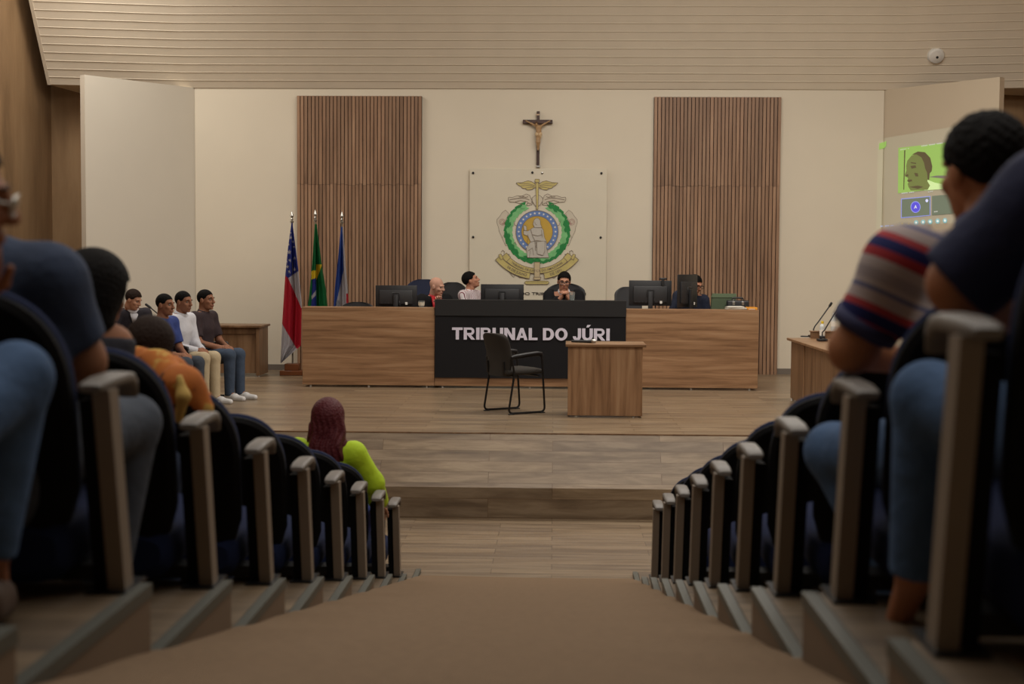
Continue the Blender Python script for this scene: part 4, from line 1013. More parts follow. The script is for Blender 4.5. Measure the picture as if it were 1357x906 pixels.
# judge with glasses, hands clasped under the chin
F, P = behind("person in black judge's robe and glasses, hands clasped under chin", 747.5, 373, YD + .70, R(180 + 2), 1.02, (R(0), R(-12), R(-3)), dict(elL=(-.235, .20, .20), wrL=(-.045, .25, .405), elR=(.235, .20, .20), wrR=(.045, .25, .405)), sk3, lean=R(9))
F.shirt(m_robe, 'robe', infl=.028, neckcut=.05); F.trousers(m_dkpants).shoes(m_dkshoe); F.hair('short', m_hairblack); F.face(m_hairblack).lips(); F.glasses(m_black, .0042)
F.collar(m_whiteshirt, .068, .04)
J = F.J; bm = B(); prism(bm, [Vector(J['neck'] + F.fw * .13 + F.rt * a + F.cn * b) for a, b in ((-.055, .02), (.055, .02), (.02, -.17), (-.02, -.17))], Vector(F.fw * .022)); F.kid('shirt_front', bm, m_whiteshirt)
bm = B(); prism(bm, [Vector(J['neck'] + F.fw * .153 + F.rt * a + F.cn * b) for a, b in ((-.012, .0), (.012, .0), (.02, -.15), (0, -.18), (-.02, -.15))], Vector(F.fw * .012)); F.kid('necktie', bm, m_dkpants)
F.hand('L', (.55, .25, .8), (-.8, .1, .45), .75); F.hand('R', (-.55, .25, .8), (.8, .1, .45), .75); F.make()
office_chair('black office chair behind the judge in glasses', P.x + .02, P.y + .04, DAIS, R(178), m_oblk, P.z - .1 - DAIS, at(741, 375.5, P.y + .25).z - DAIS, .27)
# man in navy shirt bending towards the sideways monitor
F, P = behind('person in navy shirt half hidden behind the sideways monitor', 921, 377, YD + .8, R(180 + 14), 1.0, (R(25), R(-22), R(0)), dict(elL=(-.30, .16, .16), wrL=(-.14, .34, .16), elR=(.26, .18, .14), wrR=(.08, .36, .16)), sk2, lean=R(14), side=R(-8), build=1.12)
F.shirt(mat('navy_work_shirt', S(24, 32, 54), .85, var=.2, vscale=10), 'long'); F.collar(MATS['navy_work_shirt']); F.trousers(m_dkpants).shoes(m_dkshoe); F.hair('short', m_hairblack); F.face(m_hairblack); F.glasses(m_black); F.hand('L').hand('R'); F.make()
office_chair('dark grey office chair turned away, left of the webcam monitor', at(836, 395, YD + 1.0).x + .06, YD + 1.0, DAIS, R(200), mat('grey_leatherette', S(58, 58, 60), .5), .5, at(831, 380, YD + 1.2).z - DAIS, .2)
office_chair('low empty black chair left of the left bench monitor', at(473.5, 405, YD + 1.0).x, YD + .75, DAIS * 0 + DAIS, R(180), m_oblk, .42, at(473.5, 400, YD + 1.0).z - DAIS, .23)
# ================================================================== CRUCIFIX FIGURE
t, LC, X_ = CRUX
def CX(u, v, d=.07): p = LC(X_(u, v)); return np.array((p.x, -d, p.z))
k_ = (X_(10.06, 0) - X_(0, 0)).length          # one photo pixel on the wall
pr = [ell(CX(312, 250, .095), (.022, .026, .030)), cone(CX(318, 275, .085), CX(340, 300, .08), .014, .03), fcone(CX(342, 300, .082), CX(340, 350, .085), .042, .036, (0, 1, 0), .7), cone(CX(340, 350, .085), CX(338, 400, .08), .034, .038),
      cone(CX(325, 285, .078), CX(250, 245, .07), .017, .014), cone(CX(250, 245, .07), CX(172, 205, .065), .013, .009), cone(CX(365, 280, .078), CX(420, 245, .07), .017, .014), cone(CX(420, 245, .07), CX(492, 205, .065), .013, .009),
      cone(CX(330, 410, .08), CX(322, 490, .095), .026, .018), cone(CX(346, 410, .08), CX(345, 490, .095), .026, .018), cone(CX(322, 490, .095), CX(330, 575, .07), .018, .011), cone(CX(345, 490, .095), CX(338, 575, .07), .018, .011), cone(CX(333, 572, .07), CX(331, 594, .085), .013, .01)]
obj('figure', solid(pr, .006, .012), mat('pale_figure', S(176, 140, 98), .6, var=.2, vscale=20), t, sharp=None)
obj('loincloth', solid([fcone(CX(332, 385, .085), CX(352, 385, .085), .042, .04, (0, 1, 0), .8), cone(CX(360, 385, .09), CX(366, 430, .09), .02, .012)], .007, .012), mat('loincloth_cream', S(206, 178, 138), .7), t, sharp=None)
obj('hair', solid([ell(CX(312, 243, .092), (.026, .028, .028)), cone(CX(300, 245, .09), CX(302, 268, .088), .012, .01)], .006, .012), mat('figure_hair', S(86, 58, 34), .7), t, sharp=None)
# ================================================================== FLAGS
def inside(p, poly):
    x, y = p; c = False; j = len(poly) - 1
    for i in range(len(poly)):
        xi, yi = poly[i]; xj, yj = poly[j]
        if (yi > y) != (yj > y) and x < (xj - xi) * (y - yi) / (yj - yi) + xi: c = not c
        j = i
    return c
def interp(pts, y):
    for (xa, ya), (xb, yb) in zip(pts, pts[1:]):
        if ya <= y <= yb: return xa + (xb - xa) * (y - ya) / max(yb - ya, 1e-6)
    return pts[-1][0] if y > pts[-1][1] else pts[0][0]
def F8(u, v): return (360 + u / 3.936, 270 + v / 3.936)
def flag(label, Y, pole_u, tip_v, left, right, regions, mats, folds, seedv, stand=True):
    top = at(*F8(pole_u, tip_v), Y); t = thing('flag', label, 'flag', (top.x, Y, 0), 0, 'flags on poles beside the bench')
    O = Vector((top.x, Y, 0)); cs = at(*F8(pole_u, tip_v + 60), Y).z
    bm = B(); tube(bm, [(0, .03, .05), (0, .0, cs)], .013, 10); obj('pole', bm, m_silver if False else mat('pole_metal', S(150, 142, 128), .35, .7), t)
    bm = B(); zt = top.z; h = zt - cs
    lathe(bm, [(.014, cs - .01), (.026, cs + h * .04), (.026, cs + h * .14), (.012, cs + h * .18), (.022, cs + h * .3), (.012, cs + h * .4), (.020, cs + h * .52), (.026, cs + h * .60), (.013, cs + h * .85), (.002, zt)], (0, 0, 0), 12)
    obj('finial', bm, m_silver, t)
    if stand:
        bm = B(); bb(bm, (-.16, -.12, 0), (.16, .18, .07), .006, 1); bb(bm, (-.10, -.07, .07), (.10, .13, .165), .006, 1); obj('stand', bm, mat('flag_stand_wood', S(112, 62, 30), .4, var=.2, vscale=8), t)
    v0, v1 = left[0][1], max(left[-1][1], right[-1][1]); NY, NX = 150, 56; bm = B(); G = []
    for i in range(NY + 1):
        v = v0 + (v1 - v0) * i / NY; ul, ur = interp([(u, w) for u, w in left], v), interp([(u, w) for u, w in right], v)
        row = []
        f = min(1, (v - v0) / 220)
        for j in range(NX + 1):
            s = j / NX; u = ul + (ur - ul) * s
            dep = (.045 * math.cos(s * folds * PI + seedv) + .03 * math.cos(s * folds * 2.3 * PI + seedv * 2)) * f - .03 - .03 * math.sin(s * PI)
            p = at(*F8(u, v), Y + dep); row.append((bm.verts.new(p - O), (u, v)))
        G.append(row)
    for a, b in zip(G, G[1:]):
        for j in range(NX):
            f = bm.faces.new((a[j][0], b[j][0], b[j + 1][0], a[j + 1][0]))
            c = (sum(x[1][0] for x in (a[j], b[j], b[j + 1], a[j + 1])) / 4, sum(x[1][1] for x in (a[j], b[j], b[j + 1], a[j + 1])) / 4)
            for mi, poly in regions:
                if inside(c, poly): f.material_index = mi
    bmesh.ops.solidify(bm, geom=bm.faces[:], thickness=.004)
    obj('cloth', bm, mats, t, sharp=None)
    return t
def star(cx, cy, r, rot=0): return [(cx + (r if k % 2 == 0 else r * .42) * math.sin(PI * k / 5 + rot), cy - (r if k % 2 == 0 else r * .42) * math.cos(PI * k / 5 + rot)) for k in range(10)]
f_w = mat('flag_white', S(196, 192, 196), .8); f_b = mat('flag_blue', S(38, 52, 142), .8); f_r = mat('flag_red', S(190, 24, 48), .8); f_g = mat('flag_green', S(0, 112, 56), .8); f_y = mat('flag_yellow', S(226, 200, 36), .8); f_b2 = mat('flag_royal_blue', S(44, 78, 160), .8)
FY = 20.15
reg = [(1, [(60, 60), (160, 60), (140, 350), (85, 388), (70, 376)]), (2, [(60, 365), (86, 388), (156, 545), (160, 745), (131, 757), (50, 618)])]
for a in ((100, 175, 11), (112, 198, 8), (90, 212, 7), (92, 252, 14), (119, 282, 10), (95, 295, 10), (83, 329, 11), (119, 341, 11), (93, 354, 10), (79, 302, 6), (116, 225, 6), (98, 152, 6)): reg.append((0, star(*a, .1)))
flag('flag with white stars on blue above red and white, leftmost of the three', FY, 106, 38, [(103, 100), (85, 230), (70, 380), (55, 620), (46, 830)], [(109, 100), (140, 350), (157, 520), (153, 740), (131, 757), (50, 830)], reg, [f_w, f_b, f_r], 3.0, .4)
flag('green, yellow and blue flag hanging between the two other flags', FY, 228, 30, [(225, 105), (210, 330), (195, 480), (186, 560), (182, 700)], [(235, 105), (262, 320), (285, 460), (294, 560), (296, 700)],
     [(1, [(232, 316), (264, 316), (234, 396), (208, 396), (206, 350), (232, 346)]), (2, [(213, 390), (233, 388), (233, 600), (203, 600)]), (0 + 3, [(208, 480), (232, 450), (232, 475), (208, 500)])], [f_g, f_y, f_b, f_w], 3.2, 1.2)
flag('blue and white flag with a red edge, right of the green flag', FY, 367, 40, [(361, 120), (345, 300), (330, 440), (323, 560), (318, 700)], [(374, 120), (387, 330), (397, 440), (405, 560), (408, 700)],
     [(1, [(369, 110), (380, 110), (420, 560), (420, 700), (330, 700), (333, 540), (358, 425), (375, 345)]), (2, [(389, 470), (420, 455), (420, 700), (392, 700)]), (3, [(338, 505), (352, 500), (356, 520), (350, 545), (334, 545)])], [f_b2, f_w, f_r, mat('flag_crest_grey', S(150, 150, 158), .8)], 2.8, 2.0)
# ================================================================== LEFT GROUP
tl = thing('side_table', 'dark walnut table with open panelled end behind the three seated men', 'table', (0, 0, 0))
p0, p1 = fl(344, 499.5), fl(283, 497); ty = p0.y; zt = at(320, 431, ty).z
tl.location = (p0.x, ty, 0); w = 1.75
bm = B(); bb(bm, (-w - .03, -.03, zt - .03), (.03, .62, zt), .004, 1); obj('table_top', bm, m_deskV2, tl)
for x in (-.05, -w): bm = B(); bb(bm, (x, 0, .02), (x + .05, .6, zt - .03), .002, 1); obj('side_panel', bm, m_deskV2, tl)
bm = B(); bb(bm, (-w + .05, .06, .05), (-.05, .085, zt - .03)); bb(bm, (-w + .05, .04, zt - .12), (-.05, .059, zt - .03)); obj('modesty_panel', bm, m_deskV2, tl)
for x in (-.025, -w + .025): bm = B(); lathe(bm, [(.018, 0), (.018, .02)], (x, .05, 0), 8); obj('glide_foot', bm, m_white, tl)
t2 = thing('side_table', 'side table with papers in front of the person in dark suit', 'table', (-5.35, 17.05, 0)); w = .72; zt2 = .75
bm = B(); bb(bm, (-w, -.3, zt2 - .03), (w, .3, zt2), .004, 1); obj('table_top', bm, m_deskT, t2)
for s in (-1, 1): bm = B(); bb(bm, (s * w - .02, -.28, 0), (s * w + .02, .28, zt2 - .03)); obj('side_panel', bm, m_deskV2, t2)
bm = B(); bb(bm, (-w, -.24, .05), (w, -.22, zt2 - .03)); obj('modesty_panel', bm, m_deskV2, t2)
p = at(146, 435.5, 17.1); t = thing('paper_stack', 'white papers on the table before the person in dark suit', 'papers', (p.x, 17.05, zt2))
bm = B()
for i in range(5): box(bm, (random.uniform(-.02, .02), random.uniform(-.02, .02), .003 + .005 * i), (.3, .21, .0045), Matrix.Rotation(random.uniform(-.2, .2), 3, 'Z'))
obj('sheets', bm, m_paper, t)
def gooseneck(label, base, pts, group):
    t = thing('gooseneck_microphone', label, 'microphone', base, 0, group); b = Vector(base)
    bm = B(); bb(bm, (-.055, -.07, 0), (.055, .07, .03), .008, 2); bb(bm, (-.03, -.03, .03), (.03, .04, .06), .008, 2); obj('base', bm, m_black, t)
    P = [Vector(p) - b for p in pts]
    bm = B(); tube(bm, [Vector((0, 0, .05)), Vector((0, 0, .1))] + P[:-1], .0075, 8); obj('stem', bm, m_black, t)
    d = (P[-1] - P[-2]).normalized(); bm = B(); tube(bm, [P[-2] - d * .005, P[-2] + d * .01, P[-1] - d * .008, P[-1]], [.009, .015, .015, .008], 10); obj('microphone_head', bm, m_black, t)
    bm = B(); bb(bm, (-.012, -.055, .03), (.012, -.035, .034)); obj('button', bm, m_silver, t)
    return t
GY = 16.95
b_ = at(216, 434, GY); b_ = Vector((b_.x, GY, zt2))
gooseneck('gooseneck microphone on the table of the person in dark suit', b_, [at(212, 418, GY), at(200, 408, GY), at(192.5, 402.5, GY)], 'gooseneck microphones')
# person in dark suit writing
SY = 17.75; yw = R(180 + 30)
P = seatfor(177, 397, SY, yw, 1.0, R(20))
F = Fig('person', 'person in dark suit looking down at papers, behind the three seated men', P, yw, 1.0, R(20), head=(R(42), R(-24), 0), over=dict(elL=(-.25, .22, .16), wrL=(-.1, .42, .14), elR=(.27, .2, .14), wrR=(.10, .44, .14)), skin_=skin(190, 142, 116), vox=.015)
F.shirt(mat('dark_suit', S(38, 34, 42), .85), 'long'); F.collar(m_whiteshirt, .066, .04); F.trousers(m_dkpants).shoes(m_dkshoe); F.hair('short', m_hairbrown); F.face(m_hairbrown).lips(); F.hand('L').hand('R')
J = F.J; bm = B(); prism(bm, [Vector(J['neck'] + F.fw * .085 + F.rt * a + F.cn * b) for a, b in ((-.045, .0), (.045, .0), (0, -.16))], Vector(F.fw * .06)); F.kid('shirt_front', bm, m_whiteshirt); F.make()
ch0 = office_chair('black office chair of the person in dark suit', P.x, P.y, 0, yw, m_oblk, P.z - .1, 1.0)
# three men seated in a row facing the bench side
hx = [(219, 404, 15.55), (243.5, 400, 16.05), (273, 397.5, 16.6)]
lab = ['person in blue shirt and grey jeans seated nearest of the three in a row', 'person in white shirt and beige trousers, middle of the three seated in a row', 'person in dark brown shirt and jeans, farthest of the three seated in a row']
shm = [mat('royal_blue_shirt', S(46, 64, 128), .8, var=.15, vscale=10), m_whiteshirt, mat('dark_brown_shirt', S(50, 36, 40), .85, var=.15, vscale=10)]
pam = [m_jeansgy, mat('beige_trousers', S(188, 170, 138), .85, var=.1, vscale=8), mat('faded_blue_jeans', S(62, 76, 96), .9, var=.3, vscale=8)]
skc = skin(150, 104, 80)
for i, (px, py, Y) in enumerate(hx):
    yw = R(-90 - (24, 22, 20)[i]); ln = R((4, 6, 2)[i]); sc = 1.0
    P = seatfor(px, py, Y, yw, sc, ln); 
    fz = -(P.z) ; zf = fz + .075
    F = Fig('person', lab[i], P, yw, sc, ln, head=(R((4, -4, 0)[i]), R((-4, -6, -2)[i]), 0),
            over=dict(elL=(-.215, .10, .13), wrL=(-.035, .33, .075), elR=(.215, .10, .13), wrR=(.035, .34, .065), knL=(-.10, .44, -.01), knR=(.10, .44, -.01), anL=(-.09, .46, zf), anR=(.10, .44, zf), toL=(-.10, .61, zf - .05), toR=(.115, .59, zf - .05)), skin_=skc, vox=.014)
    if i == 1: F.shirt(shm[i], 'long').collar(shm[i], .068, .04)
    else: F.shirt(shm[i], 'short')
    if i == 2: F.collar(shm[i], .066, .035)
    F.trousers(pam[i], low=.05).shoes(m_whshoe).hair('crop', m_hairblack).face(m_hairblack).lips()
    F.hand('L', (.75, .5, -.1), (-.4, .5, .8), .7); F.hand('R', (-.75, .5, -.1), (.4, .5, .8), .7); F.make('men seated in a row at the left')
    dup(CH, ['black visitor armchair under the person in blue shirt', 'black visitor armchair under the person in white shirt', 'black visitor armchair under the person in dark brown shirt'][i], (P.x - .0, P.y - .0, 0), yw, 'visitor armchairs of the seated men')
# ================================================================== RIGHT TABLE
q0 = fl(1045, 530); q1 = at(1043, 447.5, q0.y); RX, RY, RZ = q0.x, q0.y, q1.z
t = thing('side_table', 'walnut table at right carrying two gooseneck microphones and bottles', 'table', (RX, RY, 0)); Lt = 3.1
bm = B(); bb(bm, (-.03, -Lt, RZ - .028), (.72, .03, RZ), .004, 1); obj('table_top', bm, m_deskT, t)
ys_ = [fl(1066, 530).y]
seam = Vector(at(1066, 450, 15)).normalized(); yb = None
# seam where the first module ends
for k in range(200):
    yy_ = RY - k * .01
    if at(1066, 470, yy_).x <= RX + .02: yb = yy_; break
yb = (yb or RY - .9) - RY
m_deskV3 = wood('mid_walnut_grain', [(a, tuple(x * .6 for x in c[:3]) + (1,)) for a, c in WN], (9, 9, .8), .4, bump=.05)
for (ya, yc) in ((0, yb + .005), (yb - .005, -1.95), (-1.96, -Lt)):
    bm = B(); bb(bm, (.02, yc, .03), (.042, ya, RZ - .028), .002, 1); obj('front_panel', bm, m_deskV3, t)
bm = B(); bb(bm, (.008, yb - .014, .0), (.045, yb + .010, RZ - .028)); obj('edge_strip', bm, m_deskV, t)
for y in (-.02, -Lt + .02): bm = B(); bb(bm, (.043, y - .012, .03), (.66, y + .012, RZ - .028)); obj('side_panel', bm, m_deskV3, t)
for y in (-.06, -.5, -2.2): bm = B(); lathe(bm, [(.016, 0), (.016, .03)], (.035, y, 0), 8); obj('glide_foot', bm, m_white, t)
def ontable(px, py): return fl(px, py, RZ)
def rightmic(label, bx, by, pts):
    b = ontable(bx, by); return gooseneck(label, b, [at(px, py, b.y + dy) for px, py, dy in pts], 'gooseneck microphones')
rightmic('gooseneck microphone at the far end of the right table', 1078, 447, [(1080, 432, 0), (1084, 427, 0), (1099, 406, .02), (1102.5, 400.5, .02)])
rightmic('gooseneck microphone nearer on the right table beside the yellow-capped bottle', 1089.5, 452, [(1093, 437, 0), (1097, 430, 0), (1110.5, 408.5, .02), (1114.5, 402, .02)])
def bottle(label, px, pyb, pyt, capm, Y=None, z=None):
    b = ontable(px, pyb) if Y is None else Vector((at(px, pyb, Y).x, Y, z)); h = at(px, pyt, b.y).z - b.z
    t = thing('water_bottle', label, 'bottle', b, 0, 'water bottles on the right table'); r = .032
    bm = B(); lathe(bm, [(r * .9, 0), (r, .01), (r, h * .55), (r * .92, h * .6), (r, h * .66), (r * .8, h * .78), (r * .4, h * .87), (r * .4, h * .9)], (0, 0, 0), 18); obj('body', bm, mat('clear_plastic', S(206, 210, 208), .15), t)
    bm = B(); lathe(bm, [(r * 1.02, h * .25), (r * 1.02, h * .54)], (0, 0, 0), 18); obj('label_band', bm, mat('pale_label', S(226, 222, 210), .6), t)
    bm = B(); lathe(bm, [(r * .48, h * .87), (r * .48, h), (r * .3, h * 1.005)], (0, 0, 0), 14); obj('cap', bm, capm, t)
bottle('small clear bottle with yellow cap on the right table', 1089.5, 449.5, 425.5, mat('yellow_cap', S(226, 196, 40), .5))
b = ontable(1100, 438) if False else None
bxp = fl(1086, 443.5, RZ)
t = thing('wooden_box', 'low dark wooden box behind the microphones on the right table', 'box', (at(1089, 441, RY - .05).x + .12, RY - .06, RZ))
bm = B(); bb(bm, (-.25, -.05, 0), (.36, .05, .075), .004, 1); obj('body', bm, m_deskV2, t)
bm = B(); bb(bm, (-.26, -.055, .075), (.37, .055, .09), .003, 1); obj('lid', bm, m_deskV2, t)
bottle('clear white-capped bottle standing on the wooden box', 1104.5, 437, 414.5, m_white, RY - .06, RZ + .09)
bm_ = None
t = thing('pen', 'black pen lying on the right table left of the microphones', 'pen', ontable(1068.5, 446.5), R(-20))
bm = B(); tube(bm, [(-.07, 0, .008), (-.06, 0, .008), (.055, 0, .008), (.07, 0, .008)], [.004, .008, .008, .003], 8); obj('barrel', bm, m_black, t)
bm = B(); bb(bm, (-.06, -.002, .015), (-.02, .002, .018)); obj('clip', bm, m_silver, t)
# ================================================================== PROJECTED VIDEO CALL ON THE RIGHT WING WALL
PN = Vector((-(WB - WA).y, (WB - WA).x, 0)).normalized(); 
if PN.y > 0: PN = -PN
PD = (WB - WA).normalized()
def onp(px, py, off):
    d = ray(px, py); o = Vector((0, 0, CAMZ)); q = WA + PN * off; s = (q - o).dot(PN) / d.dot(PN); return o + d * s
pc = onp(1210, 240, 0)
pt = thing('projected_video_call', 'projected video call picture on the right wing wall, face in profile above tiles', 'projection', pc)
def lay(name, pts, off, m, th=.001):
    bm = B(); prism(bm, [onp(px, py, off) - pc for px, py in pts], PN * th); return obj(name, bm, m, pt)
def C2(u, v): return (1160 + u / 5.33, 150 + v / 5.33)
def CP(pts): return [C2(u, v) for u, v in pts]
m_pv = mat('projected_face_tone', S(120, 128, 74), .8, emit=S(120, 134, 76), estr=.35); m_ph = mat('projected_hair_tone', S(104, 92, 66), .8, emit=S(92, 84, 58), estr=.25)
lay('backdrop_glow', [(1172, 183), (1310, 160), (1310, 292), (1171, 302)], .004, light_mat('projector_grey_light', S(90, 108, 98), .16))
lay('call_window', [(1188, 195), (1310, 172), (1310, 292), (1171, 300), (1172, 262), (1186, 260)], .006, light_mat('projector_dark_window', S(70, 40, 40), .05))
m_lime = mat('projected_lime_light', S(150, 176, 100), .8, emit=S(150, 204, 96), estr=.42)
lay('video_tile', CP([(163, 245), (560, 200), (560, 520), (160, 565)]), .008, m_lime)
lay('video_tile_edge', CP([(204, 262), (212, 260), (204, 540), (198, 540)]), .010, m_ph)
lay('shirt_patch', CP([(370, 470), (420, 490), (560, 520), (560, 528), (345, 545)]), .0095, mat('projected_shirt_light', S(190, 210, 160), .8, emit=S(196, 226, 150), estr=.6))
lay('face_in_profile', CP([(255, 300), (300, 280), (345, 288), (372, 330), (385, 380), (372, 430), (368, 480), (386, 510), (370, 540), (250, 545), (234, 520), (228, 498), (236, 488), (224, 478), (232, 462), (226, 452), (210, 446), (208, 434), (220, 405), (218, 372), (226, 335)]), .011, m_pv)
lay('hair_in_picture', CP([(258, 292), (300, 270), (350, 275), (388, 315), (402, 375), (398, 408), (384, 425), (380, 470), (370, 470), (366, 420), (352, 390), (344, 350), (326, 312), (290, 290)]), .0125, m_ph)
for P_ in ([(248, 372), (284, 368), (290, 384), (256, 392)], [(228, 470), (258, 468), (260, 480), (232, 486)], [(274, 420), (300, 424), (304, 446), (284, 446)], [(214, 436), (232, 430), (234, 446), (216, 446)], [(250, 345), (290, 350), (286, 358), (250, 352)], [(238, 520), (300, 510), (340, 520), (300, 534)]): lay('face_shadow_patch', CP(P_), .0125, m_ph)
lay('video_corner', CP([(430, 440), (560, 440), (560, 470), (380, 450)]), .010, mat('projected_grey_tone', S(150, 150, 140), .8))
m_tile = mat('projected_tile_tone', S(126, 134, 116), .8, emit=S(96, 120, 104), estr=.3); m_pb = mat('projected_pale_blue', S(150, 160, 220), .8, emit=S(140, 150, 240), estr=.5)
lay('participant_tile_border', CP([(182, 603), (388, 585), (388, 722), (181, 741)]), .008, m_pb); lay('participant_tile', CP([(187, 608), (384, 590), (384, 718), (186, 735)]), .0095, m_tile)
lay('participant_tile', CP([(400, 584), (560, 570), (560, 706), (400, 720)]), .0095, m_tile)
def disc(name, u, v, r, off, m): return lay(name, CP([(u + r * .92 * math.cos(2 * PI * k / 24), v + r * 1.08 * math.sin(2 * PI * k / 24)) for k in range(24)]), off, m)
disc('avatar_ring', 284, 662, 38, .011, m_pb); disc('avatar_disc', 284, 662, 33, .0125, mat('projected_violet', S(92, 84, 190), .8, emit=S(84, 76, 220), estr=.6)); disc('tile_badge', 364, 617, 10, .011, mat('projected_white_blue', S(200, 205, 250), .8, emit=S(200, 205, 255), estr=.7))
def ptext(name, body, u, v, h, m, off=.014):
    g = text_mesh(body, 1, .01, .002); ys = [q.co.y for q in g.verts]; o = onp(*C2(u, v), off); k = (onp(*C2(u, v + h), off) - o).length / (max(ys) - min(ys))
    dx = (onp(*C2(u + 100, v - 7), off) - o).normalized()
    for q in g.verts: q.co = (o - pc) + dx * q.co.x * k + Vector((0, 0, 1)) * q.co.y * k + PN * q.co.z * .2
    obj(name, g, m, pt)
m_pw = mat('projected_white', S(214, 218, 214), .8, emit=S(224, 230, 224), estr=.7)
ptext('avatar_letter', 'A', 284, 662, 24, m_pw)
for u in (288, 337, 387, 440, 492): disc('call_button', u, 795 - u * .075 - .5, 17, .011, mat('projected_button_light', S(140, 176, 180), .8, emit=S(140, 190, 196), estr=.5))
for u in (288, 337, 387, 440, 492): disc('call_button_icon', u, 795 - u * .075 - .5, 7, .0125, m_pw)
for u in (190, 237): disc('call_menu_mark', u, 780, 7, .011, mat('projected_ochre', S(190, 170, 120), .8, emit=S(190, 176, 120), estr=.4))
m_dim = mat('projected_caption', S(190, 190, 184), .8, emit=S(190, 196, 190), estr=.5)
for u0, u1, v0, v1, hh in ((325, 490, 232, 208, 7), (185, 275, 566, 556, 8), (372, 415, 556, 550, 6), (415, 450, 696, 692, 7), (176, 240, 258, 248, 5)):
    n_ = int((u1 - u0) / 9)
    for i in range(0, n_, 1):
        if i % 6 == 5: continue
        u = u0 + i * 9; v = v0 + (v1 - v0) * i / n_; 
        lay('caption_mark', CP([(u, v - hh / 2), (u + 7, v - hh / 2 - .8), (u + 7, v + hh / 2 - .8), (u, v + hh / 2)]), .011, m_dim)
def onw(px, py, off=.004): return at(px, py, WY - off)
def layw(name, pts, m, off=.004): bm = B(); prism(bm, [onw(px, py, off) - pc for px, py in pts], (0, -.001, 0)); return obj(name, bm, m, pt)
layw('spill_light', [(1163.5, 187), (1171.5, 184), (1171.5, 302), (1161, 304)], light_mat('projector_spill_light', S(120, 150, 110), .05), .003)
layw('lime_tag', CP([(28, 213), (62, 203), (62, 246), (26, 258)]), m_lime, .006)
lay('lime_tag_end', CP([(64, 203), (78, 196), (76, 232), (63, 246)]), .008, m_lime)
for u in range(36, 132, 8):
    if u % 5: (layw if u < 60 else lambda n, p, m: lay(n, p, .011, m))('caption_mark', CP([(u, 796 - u * .05), (u + 6, 795.5 - u * .05), (u + 6, 803 - u * .05), (u, 804 - u * .05)]), mat('projected_blue_caption', S(170, 178, 214), .8, emit=S(170, 180, 230), estr=.5))
# ------------------------------------------------------------------ smoke detector on the plank ceiling
d = ray(1240.5, 73); o = Vector((0, 0, CAMZ)); n_ = Vector((0, -SV.z, SV.y)); s = (Vector((0, WY, TOPZ)) - o).dot(n_) / d.dot(n_); p = o + d * s
for _ in range(4):
    dy_ = -.36 * (p.x - pR.x - .1) / (7.3 - pR.x - .1); s = (Vector((0, WY + dy_, TOPZ)) - o).dot(n_) / d.dot(n_); p = o + d * s
ax = Vector((0, -1.13, -.73)).normalized()
t = thing('smoke_detector', 'round white smoke detector on the sloping plank ceiling', 'smoke detector', p)
Mz = ax.to_track_quat('Z', 'Y').to_matrix()
bm = B(); lathe(bm, [(.11, .01), (.115, .035), (.10, .06), (.05, .075), (.02, .078)], (0, 0, 0), 28, 0, Mz); obj('housing', bm, m_white, t)
bm = B(); lathe(bm, [(.02, .078), (.016, .084)], (0, 0, 0), 12, 0, Mz); obj('sensor', bm, m_black, t)
bm = B(); lathe(bm, [(.125, -.02), (.125, .012)], (0, 0, 0), 28, 0, Mz); obj('mounting_ring', bm, m_white, t)
